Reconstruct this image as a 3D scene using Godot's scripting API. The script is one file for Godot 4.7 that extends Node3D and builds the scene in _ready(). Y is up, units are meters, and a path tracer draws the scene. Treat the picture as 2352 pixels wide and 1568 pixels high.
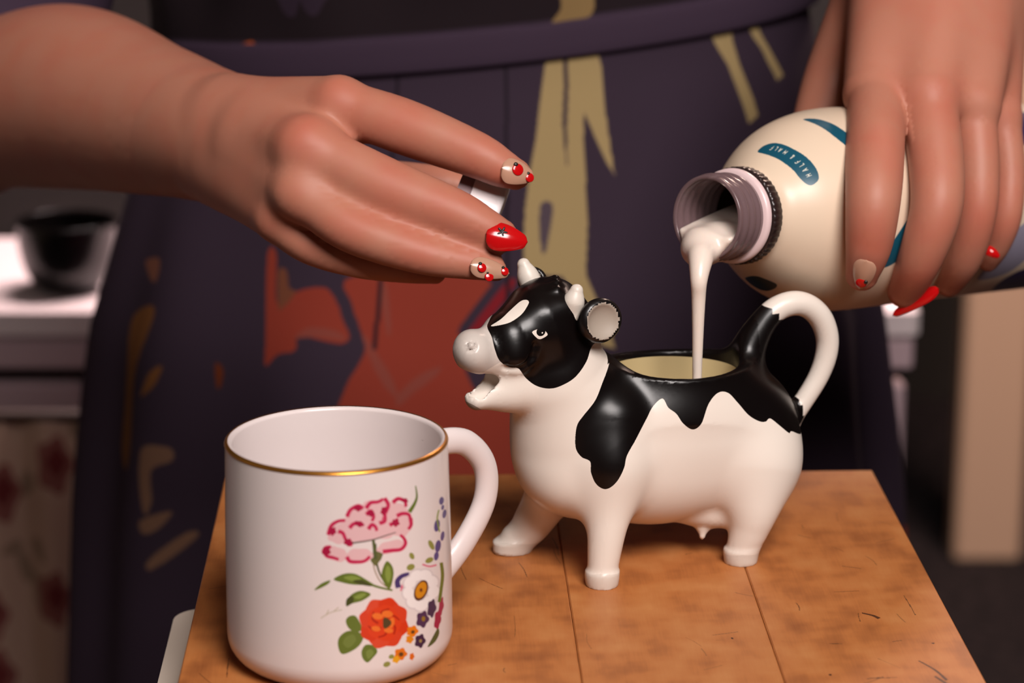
extends Node3D
# A hand pours milk from a bottle into a black and white cow creamer; a second hand holds the bottle cap; a floral mug stands on the same wooden board.

const CAM_Y := 1.304
const PITCH := 15.43
const FOCAL := 5900.0            # pixels, for a frame 2352 wide
const TOP := 0.95                # height of the board's upper face
const YAW_BOARD := 1.95
var rng := RandomNumberGenerator.new()
var names := {}
var eye := Vector3(0, CAM_Y, 0)
var cam_basis := Basis(Vector3.RIGHT, deg_to_rad(-PITCH))


func _ready() -> void:
	rng.seed = 7
	# ---- camera
	var cam := Camera3D.new()
	cam.name = "camera"
	cam.fov = rad_to_deg(2.0 * atan(784.0 / FOCAL))
	cam.near = 0.05
	cam.far = 30.0
	cam.position = eye
	cam.rotation_degrees = Vector3(-PITCH, 0, 0)
	var lens := CameraAttributesPhysical.new()
	lens.frustum_focal_length = 60.0
	lens.exposure_aperture = 5.6
	lens.frustum_focus_distance = 0.965
	lens.exposure_multiplier = 1.0
	cam.attributes = lens
	add_child(cam)
	cam.current = true
	cam.fov = rad_to_deg(2.0 * atan(784.0 / FOCAL))
	# ---- environment
	var we := WorldEnvironment.new()
	we.name = "environment"
	var e := Environment.new()
	e.background_mode = Environment.BG_COLOR
	e.background_color = Color(0.02, 0.018, 0.02)
	e.tonemap_mode = Environment.TONE_MAPPER_LINEAR
	e.tonemap_exposure = 1.0
	e.sdfgi_enabled = true
	e.ssao_enabled = true
	e.ssil_enabled = true
	we.environment = e
	add_child(we)
	# ---- lamps, all out of view; kind and place chosen for what they light
	unseen_panel_lamp(Vector3(0.42, 2.25, 0.28), Vector3(0.05, 0.98, -1.0), Vector2(0.7, 0.7), Color(1.0, 0.965, 0.95), 4.1, "unseen square panel lamp, out of view, placed to light the board from the front right")
	unseen_panel_lamp(Vector3(0.0, 1.62, -1.90), Vector3(0.0, 0.8, -1.84), Vector2(0.62, 0.08), Color(1.0, 0.90, 0.89), 2.2, "unseen narrow strip lamp, out of view, placed to light the white counter top")
	unseen_panel_lamp(Vector3(0.85, 2.45, -2.75), Vector3(0.75, 0.5, -3.4), Vector2(0.3, 0.3), Color(1.0, 0.86, 0.79), 6.2, "unseen small panel lamp, out of view, placed to light the cream door jamb")
	room()
	board_and_table()
	mug()
	cow()
	bottle()
	milk()
	person()
	cap()
	background()


# =============================================================== helpers
func at(u: float, v: float, d: float) -> Vector3:
	return eye + cam_basis * Vector3((u - 1176.0) / FOCAL * d, -(v - 784.0) / FOCAL * d, -d)


func numbered(called: String) -> String:
	var n: int = names.get(called, 0)
	names[called] = n + 1
	return called if n == 0 else "%s_%03d" % [called, n]


func thing(called: String, label: String, category: String, where := Vector3.ZERO, group := "") -> Node3D:
	var o := Node3D.new()
	o.name = numbered(called)
	o.position = where
	add_child(o)
	tag(o, label, category, group)
	return o


func tag(o: Node, label: String, category := "", group := "") -> void:
	o.set_meta("label", label)
	if category:
		o.set_meta("category", category)
	if group:
		o.set_meta("group", group)


func part(called: String, m: Mesh, mt: Material, parent: Node) -> MeshInstance3D:
	var o := MeshInstance3D.new()
	o.name = numbered(called) if parent == self else called
	o.mesh = m
	if mt:
		o.material_override = mt
	o.cast_shadow = GeometryInstance3D.SHADOW_CASTING_SETTING_ON
	parent.add_child(o, true)
	return o


func struct(called: String, m: Mesh, mt: Material, where: Vector3) -> MeshInstance3D:
	var o := part(called, m, mt, self)
	o.position = where
	o.set_meta("kind", "structure")
	return o


func mat(c: Color, rough := 0.6, spec := 0.5) -> StandardMaterial3D:
	var m := StandardMaterial3D.new()
	m.albedo_color = c
	m.roughness = rough
	m.metallic_specular = spec
	return m


func noise(freq: float, seed_: int, octaves := 4) -> FastNoiseLite:
	var n := FastNoiseLite.new()
	n.seed = seed_
	n.frequency = freq
	n.noise_type = FastNoiseLite.TYPE_SIMPLEX_SMOOTH
	n.fractal_octaves = octaves
	return n


func noise_tex(freq: float, seed_: int, ramp: Array, size := 512) -> NoiseTexture2D:
	var t := NoiseTexture2D.new()
	t.width = size
	t.height = size
	t.seamless = true
	t.noise = noise(freq, seed_)
	if ramp.size():
		var g := Gradient.new()
		var offs := PackedFloat32Array()
		var cols := PackedColorArray()
		for r in ramp:
			offs.append(r[0])
			cols.append(r[1])
		g.offsets = offs
		g.colors = cols
		t.color_ramp = g
	return t


# a grid of points made into a smooth surface; f(s, t) with s, t in 0..1
func sheet(nu: int, nv: int, f: Callable, wrap_u := false, uv = null, flip := false) -> ArrayMesh:
	var p := PackedVector3Array()
	var uvs := PackedVector2Array()
	for j in nv + 1:
		for i in nu + 1:
			var s := float(i) / nu
			var t := float(j) / nv
			p.append(f.call(s, t))
			uvs.append(uv.call(s, t) if uv != null else Vector2(s, t))
	var nrm := PackedVector3Array()
	nrm.resize(p.size())
	var w := nu + 1
	for j in nv + 1:
		for i in nu + 1:
			var i0 := i - 1 if i > 0 else (nu - 1 if wrap_u else 0)
			var i1 := i + 1 if i < nu else (1 if wrap_u else nu)
			var du: Vector3 = p[j * w + i1] - p[j * w + i0]
			var dv: Vector3 = p[mini(j + 1, nv) * w + i] - p[maxi(j - 1, 0) * w + i]
			var n := du.cross(dv)
			if n.length_squared() < 1e-24:
				var jj := clampi(j, 1, nv - 1)
				du = p[jj * w + i1] - p[jj * w + i0]
				n = du.cross(p[mini(jj + 1, nv) * w + i] - p[maxi(jj - 1, 0) * w + i])
			n = n.normalized()
			nrm[j * w + i] = -n if flip else n
	var idx := PackedInt32Array()
	for j in nv:
		for i in nu:
			var a := j * w + i
			var b := a + 1
			var c := a + w
			var d := c + 1
			if flip:
				idx.append_array([a, b, c, b, d, c])
			else:
				idx.append_array([a, c, b, b, c, d])
	return arrays_mesh(p, nrm, uvs, PackedColorArray(), idx)


func arrays_mesh(p: PackedVector3Array, n: PackedVector3Array, uvs: PackedVector2Array, cols: PackedColorArray, idx: PackedInt32Array) -> ArrayMesh:
	var a := []
	a.resize(Mesh.ARRAY_MAX)
	a[Mesh.ARRAY_VERTEX] = p
	a[Mesh.ARRAY_NORMAL] = n
	if uvs.size():
		a[Mesh.ARRAY_TEX_UV] = uvs
	if cols.size():
		a[Mesh.ARRAY_COLOR] = cols
	a[Mesh.ARRAY_INDEX] = idx
	var m := ArrayMesh.new()
	m.add_surface_from_arrays(Mesh.PRIMITIVE_TRIANGLES, a)
	return m


func spline(pts: Array, t: float) -> Variant:
	var n := pts.size() - 1
	var x := clampf(t, 0, 1) * n
	var i := mini(int(x), n - 1)
	var k := x - i
	var a = pts[maxi(i - 1, 0)]
	var b = pts[i]
	var c = pts[i + 1]
	var d = pts[mini(i + 2, n)]
	return b + ((c - a) * k + (a * 2.0 - b * 5.0 + c * 4.0 - d) * (k * k) + (b * 3.0 - a - c * 3.0 + d) * (k * k * k)) * 0.5


# profile of Vector2(radius, height), from the bottom up for outward faces
func lathe(profile: Array, seg := 96, smooth_steps := 0) -> ArrayMesh:
	var prof := profile
	if smooth_steps:
		prof = []
		for i in smooth_steps + 1:
			prof.append(spline(profile, float(i) / smooth_steps))
	var n := prof.size() - 1
	return sheet(seg, n, func(s, t):
		var q: Vector2 = prof[roundi(t * n)]
		return Vector3(sin(s * TAU) * q.x, q.y, cos(s * TAU) * q.x), true)


# tube along points with radii (Vector2 = half width along side, half width along normal)
func tube(path: Array, radii: Array, seg := 20, steps := 48, side_hint := Vector3.UP) -> ArrayMesh:
	return sheet(seg, steps + 2, func(s, t):
		var k := clampf((t * (steps + 2) - 1.0) / steps, 0, 1)
		var p: Vector3 = spline(path, k)
		var tan: Vector3 = (spline(path, minf(k + 0.01, 1)) - spline(path, maxf(k - 0.01, 0))).normalized()
		var sd := side_hint.cross(tan).normalized()
		var nn := tan.cross(sd)
		var r: Vector2 = spline(radii, k)
		if t == 0.0 or t == 1.0:
			r = Vector2.ZERO
		return p + (sd * cos(s * TAU) * r.x + nn * sin(s * TAU) * r.y), true)


# box with chamfered edges
func bevel_box(size: Vector3, b: float) -> ArrayMesh:
	var h := size * 0.5
	b = minf(b, minf(h.x, minf(h.y, h.z)) * 0.9)
	var st := SurfaceTool.new()
	st.begin(Mesh.PRIMITIVE_TRIANGLES)
	st.set_smooth_group(-1)
	var q := func(pts: Array):
		var c := Vector3.ZERO
		for x in pts:
			c += x / pts.size()
		var n: Vector3 = (pts[1] - pts[0]).cross(pts[2] - pts[0])
		if n.dot(c) > 0:
			pts.reverse()
		n = (pts[1] - pts[0]).cross(pts[2] - pts[0]).normalized() * -1.0
		for k in range(1, pts.size() - 1):
			for x in [pts[0], pts[k], pts[k + 1]]:
				st.set_normal(n)
				var an := n.abs()
				st.set_uv(Vector2(x.x, x.z) if an.y > 0.5 else (Vector2(x.x, x.y) if an.z > 0.5 else Vector2(x.z, x.y)))
				st.add_vertex(x)
	var cv := func(sx, sy, sz, axis) -> Vector3:
		var v := Vector3(sx * (h.x - b), sy * (h.y - b), sz * (h.z - b))
		v[axis] = [sx * h.x, sy * h.y, sz * h.z][axis]
		return v
	for axis in 3:
		for s in [-1, 1]:
			var pts := []
			for k in [[-1, -1], [1, -1], [1, 1], [-1, 1]]:
				var sg := [0, 0, 0]
				sg[axis] = s
				sg[(axis + 1) % 3] = k[0]
				sg[(axis + 2) % 3] = k[1]
				pts.append(cv.call(sg[0], sg[1], sg[2], axis))
			q.call(pts)
	for axis in 3:
		var a1 := (axis + 1) % 3
		var a2 := (axis + 2) % 3
		for k in [[-1, -1], [1, -1], [1, 1], [-1, 1]]:
			var lo := [0, 0, 0]
			lo[a1] = k[0]
			lo[a2] = k[1]
			var hi := lo.duplicate()
			lo[axis] = -1
			hi[axis] = 1
			q.call([cv.call(lo[0], lo[1], lo[2], a1), cv.call(hi[0], hi[1], hi[2], a1), cv.call(hi[0], hi[1], hi[2], a2), cv.call(lo[0], lo[1], lo[2], a2)])
	for x in [-1, 1]:
		for y in [-1, 1]:
			for z in [-1, 1]:
				q.call([cv.call(x, y, z, 0), cv.call(x, y, z, 1), cv.call(x, y, z, 2)])
	return st.commit()


# ---- painting flat print into an Image (no shapes of things, only print and glaze)
func fill_poly(im: Image, pts: Array, c: Color) -> void:
	var y0 := 1e9
	var y1 := -1e9
	for p in pts:
		y0 = minf(y0, p.y)
		y1 = maxf(y1, p.y)
	var w := im.get_width()
	for y in range(maxi(0, int(y0)), mini(im.get_height() - 1, int(y1) + 1) + 1):
		var yc := y + 0.5
		var xs := []
		for i in pts.size():
			var a: Vector2 = pts[i]
			var b: Vector2 = pts[(i + 1) % pts.size()]
			if (a.y <= yc) != (b.y <= yc):
				xs.append(a.x + (yc - a.y) / (b.y - a.y) * (b.x - a.x))
		xs.sort()
		for k in range(0, xs.size() - 1, 2):
			var x0 := clampi(roundi(xs[k]), 0, w)
			var x1 := clampi(roundi(xs[k + 1]), 0, w)
			if x1 > x0:
				im.fill_rect(Rect2i(x0, y, x1 - x0, 1), c)


func smooth_poly(pts: Array, n := 6) -> Array:
	var out := []
	var m := pts.size()
	for i in m:
		for k in n:
			var t := float(k) / n
			var a = pts[(i - 1 + m) % m]
			var b = pts[i]
			var c = pts[(i + 1) % m]
			var d = pts[(i + 2) % m]
			out.append(b + ((c - a) * t + (a * 2.0 - b * 5.0 + c * 4.0 - d) * (t * t) + (b * 3.0 - a - c * 3.0 + d) * (t * t * t)) * 0.5)
	return out


func blob(c: Vector2, rx: float, ry: float, turn := 0.0, wav := 0.0, lobes := 5, ph := 0.0) -> Array:
	var out := []
	for i in 40:
		var a := TAU * i / 40.0
		var r := 1.0 + wav * cos(a * lobes + ph)
		out.append(c + Vector2(cos(a) * rx * r, sin(a) * ry * r).rotated(turn))
	return out


func stroke(pts: Array, w0: float, w1 := -1.0) -> Array:
	if w1 < 0.0:
		w1 = w0
	var l := []
	var r := []
	var n := 24
	for i in n + 1:
		var t := float(i) / n
		var p: Vector2 = spline(pts, t)
		var d: Vector2 = (spline(pts, minf(t + 0.02, 1)) - spline(pts, maxf(t - 0.02, 0))).normalized().orthogonal()
		var w := lerpf(w0, w1, t) * 0.5
		l.append(p + d * w)
		r.push_front(p - d * w)
	return l + r


# =============================================================== smooth solids
class Prim:
	var kind := 0
	var op := 0            # 0 joins, 1 carves, 2 keeps only the inside
	var a := Vector3.ZERO
	var ba := Vector3.ZERO
	var il := 0.0
	var ra := 0.0
	var rb := 0.0
	var k := 0.004
	var inv := Basis()
	var rad := Vector3.ONE
	var rad2 := Vector3.ONE
	var pts := PackedVector3Array()
	var legs := PackedVector3Array()
	var rr := PackedFloat32Array()
	var ils := PackedFloat32Array()
	var i0 := 0
	var i1 := 0

	func d(p: Vector3) -> float:
		var q := p - a
		if kind == 4:
			var far := q.length() - ra
			if far > rb:
				return far
			var best := 1e9
			var x := 0.0
			for i in range(i0, i1):
				var w := p - pts[i]
				var l := legs[i]
				var t := clampf(w.dot(l) * ils[i], 0.0, 1.0)
				var e := (w - l * t).length_squared()
				if e < best:
					best = e
					x = i + t
			# slide along the smooth curve through these points
			var n := legs.size()
			var c := Vector3.ZERO
			var r := 0.0
			for turn in 3:
				var k := clampi(roundi(x), 0, n)
				var w := x - k + 0.5
				var wa := 0.5 * (1.0 - w) * (1.0 - w)
				var wc := 0.5 * w * w
				var pk := pts[k]
				var pa := pts[k - 1] if k > 0 else pk * 2.0 - pts[1]
				var pc := pts[k + 1] if k < n else pk * 2.0 - pts[n - 1]
				c = pa * wa + pk * (1.0 - wa - wc) + pc * wc
				r = (rr[k - 1] if k > 0 else rr[0]) * wa + rr[k] * (1.0 - wa - wc) + (rr[k + 1] if k < n else rr[n]) * wc
				if turn < 2:
					var dc := pa * (w - 1.0) + pk * (1.0 - 2.0 * w) + pc * w
					x = clampf(x + (p - c).dot(dc) / dc.length_squared(), 0.0, n)
			return (p - c).length() - r
		if kind == 0:
			var t := clampf(q.dot(ba) * il, 0.0, 1.0)
			return (q - ba * t).length() - (ra + (rb - ra) * t)
		if kind == 1:
			q = inv * q
			var k1 := (q / rad2).length()
			if k1 < 1e-7:
				return -rad[rad.min_axis_index()]
			var k0 := (q / rad).length()
			return k0 * (k0 - 1.0) / k1
		if kind == 2:
			q = inv * q
			var e := (sqrt(q.x * q.x / rad2.x + q.z * q.z / rad2.z) - 1.0) * minf(rad.x, rad.z)
			return maxf(e, absf(q.y) - rad.y)
		return q.dot(ba)


func cap_(a: Vector3, b: Vector3, ra: float, rb: float, k := 0.004, op := 0) -> Prim:
	var p := Prim.new()
	p.a = a
	p.ba = b - a
	p.il = 1.0 / maxf(p.ba.length_squared(), 1e-12)
	p.ra = ra
	p.rb = rb
	p.k = k
	p.op = op
	return p


# a rounded limb along a smooth line of points, each [place, radius]
func limb(nodes: Array, k := 0.004, fine := 4, op := 0) -> Prim:
	var p := Prim.new()
	p.kind = 4
	p.k = k
	p.op = op
	var places := nodes.map(func(x): return x[0])
	var radii := nodes.map(func(x): return float(x[1]))
	var n := (nodes.size() - 1) * fine
	for i in n + 1:
		p.pts.append(spline(places, float(i) / n))
		p.rr.append(spline(radii, float(i) / n))
	for i in n:
		p.legs.append(p.pts[i + 1] - p.pts[i])
		p.ils.append(1.0 / maxf(p.legs[i].length_squared(), 1e-12))
	p.i1 = n
	var lo := Vector3.INF
	var hi := -Vector3.INF
	var most := 0.0
	for i in n + 1:
		lo = lo.min(p.pts[i])
		hi = hi.max(p.pts[i])
		most = maxf(most, p.rr[i])
	p.a = (lo + hi) * 0.5
	p.rb = most
	p.ra = (hi - lo).length() * 0.5 + most
	p.rad = (hi - lo) * 0.5 + Vector3.ONE * most
	return p


func ell(c: Vector3, r: Vector3, b := Basis(), k := 0.004, op := 0) -> Prim:
	var p := Prim.new()
	p.kind = 1
	p.a = c
	p.rad = r
	p.rad2 = r * r
	p.inv = b.inverse()
	p.k = k
	p.op = op
	return p


func field(list: Array, p: Vector3) -> float:
	var d := 1e3
	for q: Prim in list:
		var e := q.d(p)
		var k := q.k
		if q.op == 0:
			var h := maxf(k - absf(d - e), 0.0)
			d = minf(d, e) - h * h * 0.25 / k
		elif q.op == 1:
			e = -e
			var h := maxf(k - absf(d - e), 0.0)
			d = maxf(d, e) + h * h * 0.25 / k
		else:
			var h := maxf(k - absf(d - e), 0.0)
			d = maxf(d, e) + h * h * 0.25 / k
	return d


# the stretch of a limb that comes within reach of c
func near_part(q: Prim, c: Vector3, reach: float) -> Prim:
	var a := -1
	var b := -1
	for i in range(q.i0, q.i1):
		var w := c - q.pts[i]
		var l := q.legs[i]
		var e := (w - l * clampf(w.dot(l) * q.ils[i], 0.0, 1.0)).length() - maxf(q.rr[i], q.rr[i + 1])
		if e < reach * 1.1 + 0.001:
			if a < 0:
				a = i
			b = i + 1
	if a < 0:
		return q
	a = maxi(a - 1, q.i0)
	b = mini(b + 1, q.i1)
	if b - a >= q.i1 - q.i0:
		return q
	var p := Prim.new()
	p.kind = 4
	p.op = q.op
	p.k = q.k
	p.a = q.a
	p.ra = q.ra
	p.rb = 1e3
	p.rad = q.rad
	p.pts = q.pts
	p.legs = q.legs
	p.rr = q.rr
	p.ils = q.ils
	p.i0 = a
	p.i1 = b
	return p


func near_prims(list: Array, c: Vector3, reach: float) -> Array:
	var out := []
	var any := false
	for q: Prim in list:
		var e := q.d(c)
		if q.op == 0:
			if e < reach + q.k:
				out.append(near_part(q, c, reach + q.k) if q.kind == 4 else q)
				any = true
		elif q.op == 1:
			if e < reach + q.k:
				out.append(q)
		else:
			if e < -reach - q.k:
				continue
			out.append(q)
	return out if any else []


func net_cube(list: Array, lo: Vector3, h: float, si: Vector3i, done: Array, slot: int) -> void:
	var nb := 4
	var bs := nb * h
	var ss := bs * 4.0
	var M := 4096
	var sx := si.x
	var sy := si.y
	var sz := si.z
	var keys := PackedInt64Array()
	var pos := PackedVector3Array()
	var nrm := PackedVector3Array()
	var quads := PackedInt64Array()
	var m1 := nb + 1
	var val := PackedFloat32Array()
	val.resize(m1 * m1 * m1)
	var sc := lo + Vector3(sx + 0.5, sy + 0.5, sz + 0.5) * ss
	var sr := ss * 0.87
	var l1 := near_prims(list, sc, sr * 2.0)
	if l1.is_empty():
		return
	if absf(field(l1, sc)) > sr * 1.7:
		return
	for bi in 64:
		var bx := sx * 4 + bi % 4
		var by := sy * 4 + (bi / 4) % 4
		var bz := sz * 4 + bi / 16
		var bo := lo + Vector3(bx, by, bz) * bs
		var bc := bo + Vector3.ONE * bs * 0.5
		var br := bs * 0.87
		var l2 := near_prims(l1, bc, br * 2.3)
		if l2.is_empty() or absf(field(l2, bc)) > br * 2.0:
			continue
		var pos_n := 0
		var w := 0
		for k in m1:
			for j in m1:
				for i in m1:
					var f := field(l2, bo + Vector3(i, j, k) * h)
					val[w] = f
					w += 1
					if f < 0.0:
						pos_n += 1
		if pos_n == 0 or pos_n == w:
			continue
		for k in nb:
			for j in nb:
				for i in nb:
					var b := i + m1 * (j + m1 * k)
					var c := [val[b], val[b + 1], val[b + m1], val[b + m1 + 1], val[b + m1 * m1], val[b + m1 * m1 + 1], val[b + m1 * m1 + m1], val[b + m1 * m1 + m1 + 1]]
					var mask := 0
					for x in 8:
						if c[x] < 0.0:
							mask |= 1 << x
					if mask == 0 or mask == 255:
						continue
					var s := Vector3.ZERO
					var cnt := 0
					for ax in 3:
						var st := 1 << ax
						for x in 8:
							if x & st:
								continue
							var va: float = c[x]
							var vb: float = c[x | st]
							if (va < 0.0) != (vb < 0.0):
								var q := Vector3(x & 1, (x >> 1) & 1, (x >> 2) & 1)
								q[ax] += va / (va - vb)
								s += q
								cnt += 1
					var p := bo + (Vector3(i, j, k) + s / cnt) * h
					var q3 := s / cnt
					var mx := Vector3.ONE - q3
					var g := Vector3(
						((c[1] - c[0]) * mx.y + (c[3] - c[2]) * q3.y) * mx.z + ((c[5] - c[4]) * mx.y + (c[7] - c[6]) * q3.y) * q3.z,
						((c[2] - c[0]) * mx.x + (c[3] - c[1]) * q3.x) * mx.z + ((c[6] - c[4]) * mx.x + (c[7] - c[5]) * q3.x) * q3.z,
						((c[4] - c[0]) * mx.x + (c[5] - c[1]) * q3.x) * mx.y + ((c[6] - c[2]) * mx.x + (c[7] - c[3]) * q3.x) * q3.y) / h
					var f0 := field(l2, p)
					var gl := g.length()
					if gl > 1e-4:
						p -= g / gl * clampf(f0 / maxf(gl, 0.5), -h * 0.6, h * 0.6)
						g /= gl
					var gx := bx * nb + i
					var gy := by * nb + j
					var gz := bz * nb + k
					var key := gx + M * (gy + M * gz)
					keys.append(key)
					pos.append(p)
					nrm.append(g)
					var ins := (mask & 1) != 0
					for ax in 3:
						if (c[1 << ax] < 0.0) != ins:
							quads.append(key)
							quads.append(ax * 2 + (1 if ins else 0))
	if pos.size():
		done[slot] = [keys, pos, nrm, quads]


# surface nets over small blocks that the surface crosses; sort_of(point) names the part each face goes to
func solid(list: Array, h: float, sort_of = null, uv_of = null, color_of = null) -> Dictionary:
	var lo := Vector3.INF
	var hi := -Vector3.INF
	for q: Prim in list:
		if q.op == 0:
			var r: Vector3 = Vector3.ONE * (maxf(q.ra, q.rb) if q.kind == 0 else q.rad[q.rad.max_axis_index()])
			if q.kind == 4:
				r = q.rad
			lo = lo.min(q.a - r).min(q.a + q.ba - r)
			hi = hi.max(q.a + r).max(q.a + q.ba + r)
	lo -= Vector3.ONE * h * 2
	var ss := 16.0 * h
	var n := ((hi - lo) / ss).ceil()
	var nx := int(n.x)
	var ny := int(n.y)
	var total := nx * ny * int(n.z)
	var done := []
	done.resize(total)
	# every coarse cube on its own, side by side
	var job := WorkerThreadPool.add_group_task(func(si): net_cube(list, lo, h, Vector3i(si % nx, (si / nx) % ny, si / (nx * ny)), done, si), total)
	WorkerThreadPool.wait_for_group_task_completion(job)
	var M := 4096
	var vkey := {}
	var pos := PackedVector3Array()
	var nrm := PackedVector3Array()
	var quads := PackedInt64Array()
	for r in done:
		if r == null:
			continue
		var ks: PackedInt64Array = r[0]
		var at0 := pos.size()
		for i in ks.size():
			vkey[ks[i]] = at0 + i
		pos.append_array(r[1])
		nrm.append_array(r[2])
		quads.append_array(r[3])
	var groups := {}
	var step := [1, M, M * M]
	for t in range(0, quads.size(), 2):
		var key := quads[t]
		var ax := quads[t + 1] / 2
		var ins := quads[t + 1] % 2 == 1
		var s1: int = step[(ax + 1) % 3]
		var s2: int = step[(ax + 2) % 3]
		var a: int = vkey.get(key, -1)
		var b: int = vkey.get(key - s1, -1)
		var c: int = vkey.get(key - s1 - s2, -1)
		var d: int = vkey.get(key - s2, -1)
		if a < 0 or b < 0 or c < 0 or d < 0:
			continue
		var part_name := "body"
		if sort_of != null:
			part_name = sort_of.call((pos[a] + pos[b] + pos[c] + pos[d]) * 0.25, (nrm[a] + nrm[c]).normalized())
		if not groups.has(part_name):
			groups[part_name] = PackedInt32Array()
		if ins:
			groups[part_name].append_array(PackedInt32Array([a, c, b, a, d, c]))
		else:
			groups[part_name].append_array(PackedInt32Array([a, b, c, a, c, d]))
	var out := {}
	for g in groups:
		var remap := {}
		var p2 := PackedVector3Array()
		var n2 := PackedVector3Array()
		var u2 := PackedVector2Array()
		var c2 := PackedColorArray()
		var i2 := PackedInt32Array()
		for i: int in groups[g]:
			if not remap.has(i):
				remap[i] = p2.size()
				p2.append(pos[i])
				n2.append(nrm[i])
				if uv_of != null:
					u2.append(uv_of.call(pos[i]))
				if color_of != null:
					c2.append(color_of.call(pos[i]))
			i2.append(remap[i])
		out[g] = arrays_mesh(p2, n2, u2, c2, i2)
	return out


# =============================================================== unseen lamps, and room
func unseen_panel_lamp(where: Vector3, aim: Vector3, size: Vector2, c: Color, energy: float, label: String) -> void:
	# an unseen panel on a stem, placed and turned to light aim
	var t := thing("unseen_panel_lamp", label, "lamp", where)
	var head := Node3D.new()
	head.name = "lamp_head"
	t.add_child(head)
	var down := (aim - where).normalized()
	var side := down.cross(Vector3.BACK if absf(down.z) < 0.9 else Vector3.RIGHT).normalized()
	head.basis = Basis(side, -down, side.cross(-down))
	var frame := part("frame", bevel_box(Vector3(size.x + 0.04, 0.05, size.y + 0.04), 0.006), mat(Color(0.9, 0.9, 0.88), 0.5), head)
	frame.position.y = 0.032
	var gm := mat(Color(1, 1, 1), 0.6)
	gm.emission_enabled = true
	gm.emission = c
	gm.emission_energy_multiplier = 2.0
	part("diffuser", bevel_box(Vector3(size.x, 0.012, size.y), 0.003), gm, head)
	var stem := 2.6 - where.y
	part("stem", bevel_box(Vector3(0.02, stem, 0.02), 0.003), mat(Color(0.9, 0.9, 0.88), 0.5), t).position.y = stem * 0.5
	var l := AreaLight3D.new()
	l.name = "lamp_light"
	l.area_size = size
	l.light_color = c
	l.light_energy = energy
	l.shadow_enabled = true
	l.area_range = 12.0
	l.area_attenuation = 2.0
	l.rotation_degrees = Vector3(-90, 0, 0)
	l.position.y = -0.012
	head.add_child(l)


func room() -> void:
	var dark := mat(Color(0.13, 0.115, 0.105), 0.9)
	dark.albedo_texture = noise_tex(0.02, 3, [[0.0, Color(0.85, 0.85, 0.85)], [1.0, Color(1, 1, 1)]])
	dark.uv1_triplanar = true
	var pale := mat(Color(0.62, 0.56, 0.5), 0.9)  # walls and ceiling out of view, pale to bounce light onto the scene
	var fm := mat(Color(1, 1, 1), 0.9, 0.3)
	fm.albedo_texture = noise_tex(0.03, 11, [[0.0, Color(0.05, 0.042, 0.047)], [0.5, Color(0.115, 0.095, 0.105)], [1.0, Color(0.20, 0.165, 0.17)]])
	fm.uv1_triplanar = true
	fm.uv1_world_triplanar = true
	fm.uv1_scale = Vector3.ONE * 2.2
	struct("floor", bevel_box(Vector3(4.4, 0.1, 6.4), 0.001), fm, Vector3(0, -0.05, -1.3))
	struct("ceiling", bevel_box(Vector3(4.4, 0.1, 6.4), 0.001), pale, Vector3(0, 2.65, -1.3))
	struct("unseen_wall_left", bevel_box(Vector3(0.1, 2.6, 6.4), 0.001), pale, Vector3(-2.15, 1.3, -1.3))
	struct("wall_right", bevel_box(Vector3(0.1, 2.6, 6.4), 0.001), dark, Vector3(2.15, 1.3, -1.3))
	struct("unseen_wall_front", bevel_box(Vector3(4.4, 2.6, 0.1), 0.001), pale, Vector3(0, 1.3, 1.85))
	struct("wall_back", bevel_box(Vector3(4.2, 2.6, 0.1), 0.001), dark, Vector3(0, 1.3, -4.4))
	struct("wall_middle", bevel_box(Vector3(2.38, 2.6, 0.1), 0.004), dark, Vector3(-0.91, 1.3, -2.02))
	# a pale upright door jamb far behind, standing on the floor
	var post := struct("trim_1", bevel_box(Vector3(0.097, 2.1, 0.06), 0.006), mat(Color(0.80, 0.67, 0.57), 0.55), Vector3(0.692, 1.05, -3.55))
	tag(post, "plain cream upright door jamb standing on the dark floor far behind the bottle")
	struct("trim_2", bevel_box(Vector3(0.5, 0.03, 0.12), 0.004), mat(Color(0.34, 0.2, 0.1), 0.6), Vector3(1.03, 0.015, -3.5))


# =============================================================== board and table
func wood_image(seed_: int, w: int, h: int, tone: float) -> Image:
	# maple: soft mottled figure with fine lengthwise pores, knife scratches and a few stains
	var im := Image.create(w, h, false, Image.FORMAT_RGB8)
	var n1 := noise(1.0, seed_, 4)
	var n2 := noise(1.0, seed_ + 5, 2)
	var n3 := noise(1.0, seed_ + 9, 3)
	var light := Color(0.745, 0.505, 0.30)
	var mid := Color(0.685, 0.42, 0.22)
	var deep := Color(0.52, 0.295, 0.15)
	for y in h:
		for x in w:
			var a := n1.get_noise_2d(x * 0.012, y * 0.0085) * 0.5 + 0.5
			var b := n2.get_noise_2d(x * 0.26, y * 0.016)
			var c := n3.get_noise_2d(x * 0.007 + y * 0.004, y * 0.022)
			var t := clampf(0.5 + (a - 0.5) * 0.75 + b * 0.07 + c * 0.2 + tone, 0, 1)
			var col := deep.lerp(mid, t * 2.0) if t < 0.5 else mid.lerp(light, t * 2.0 - 1.0)
			im.set_pixel(x, y, col)
	return im


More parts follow.
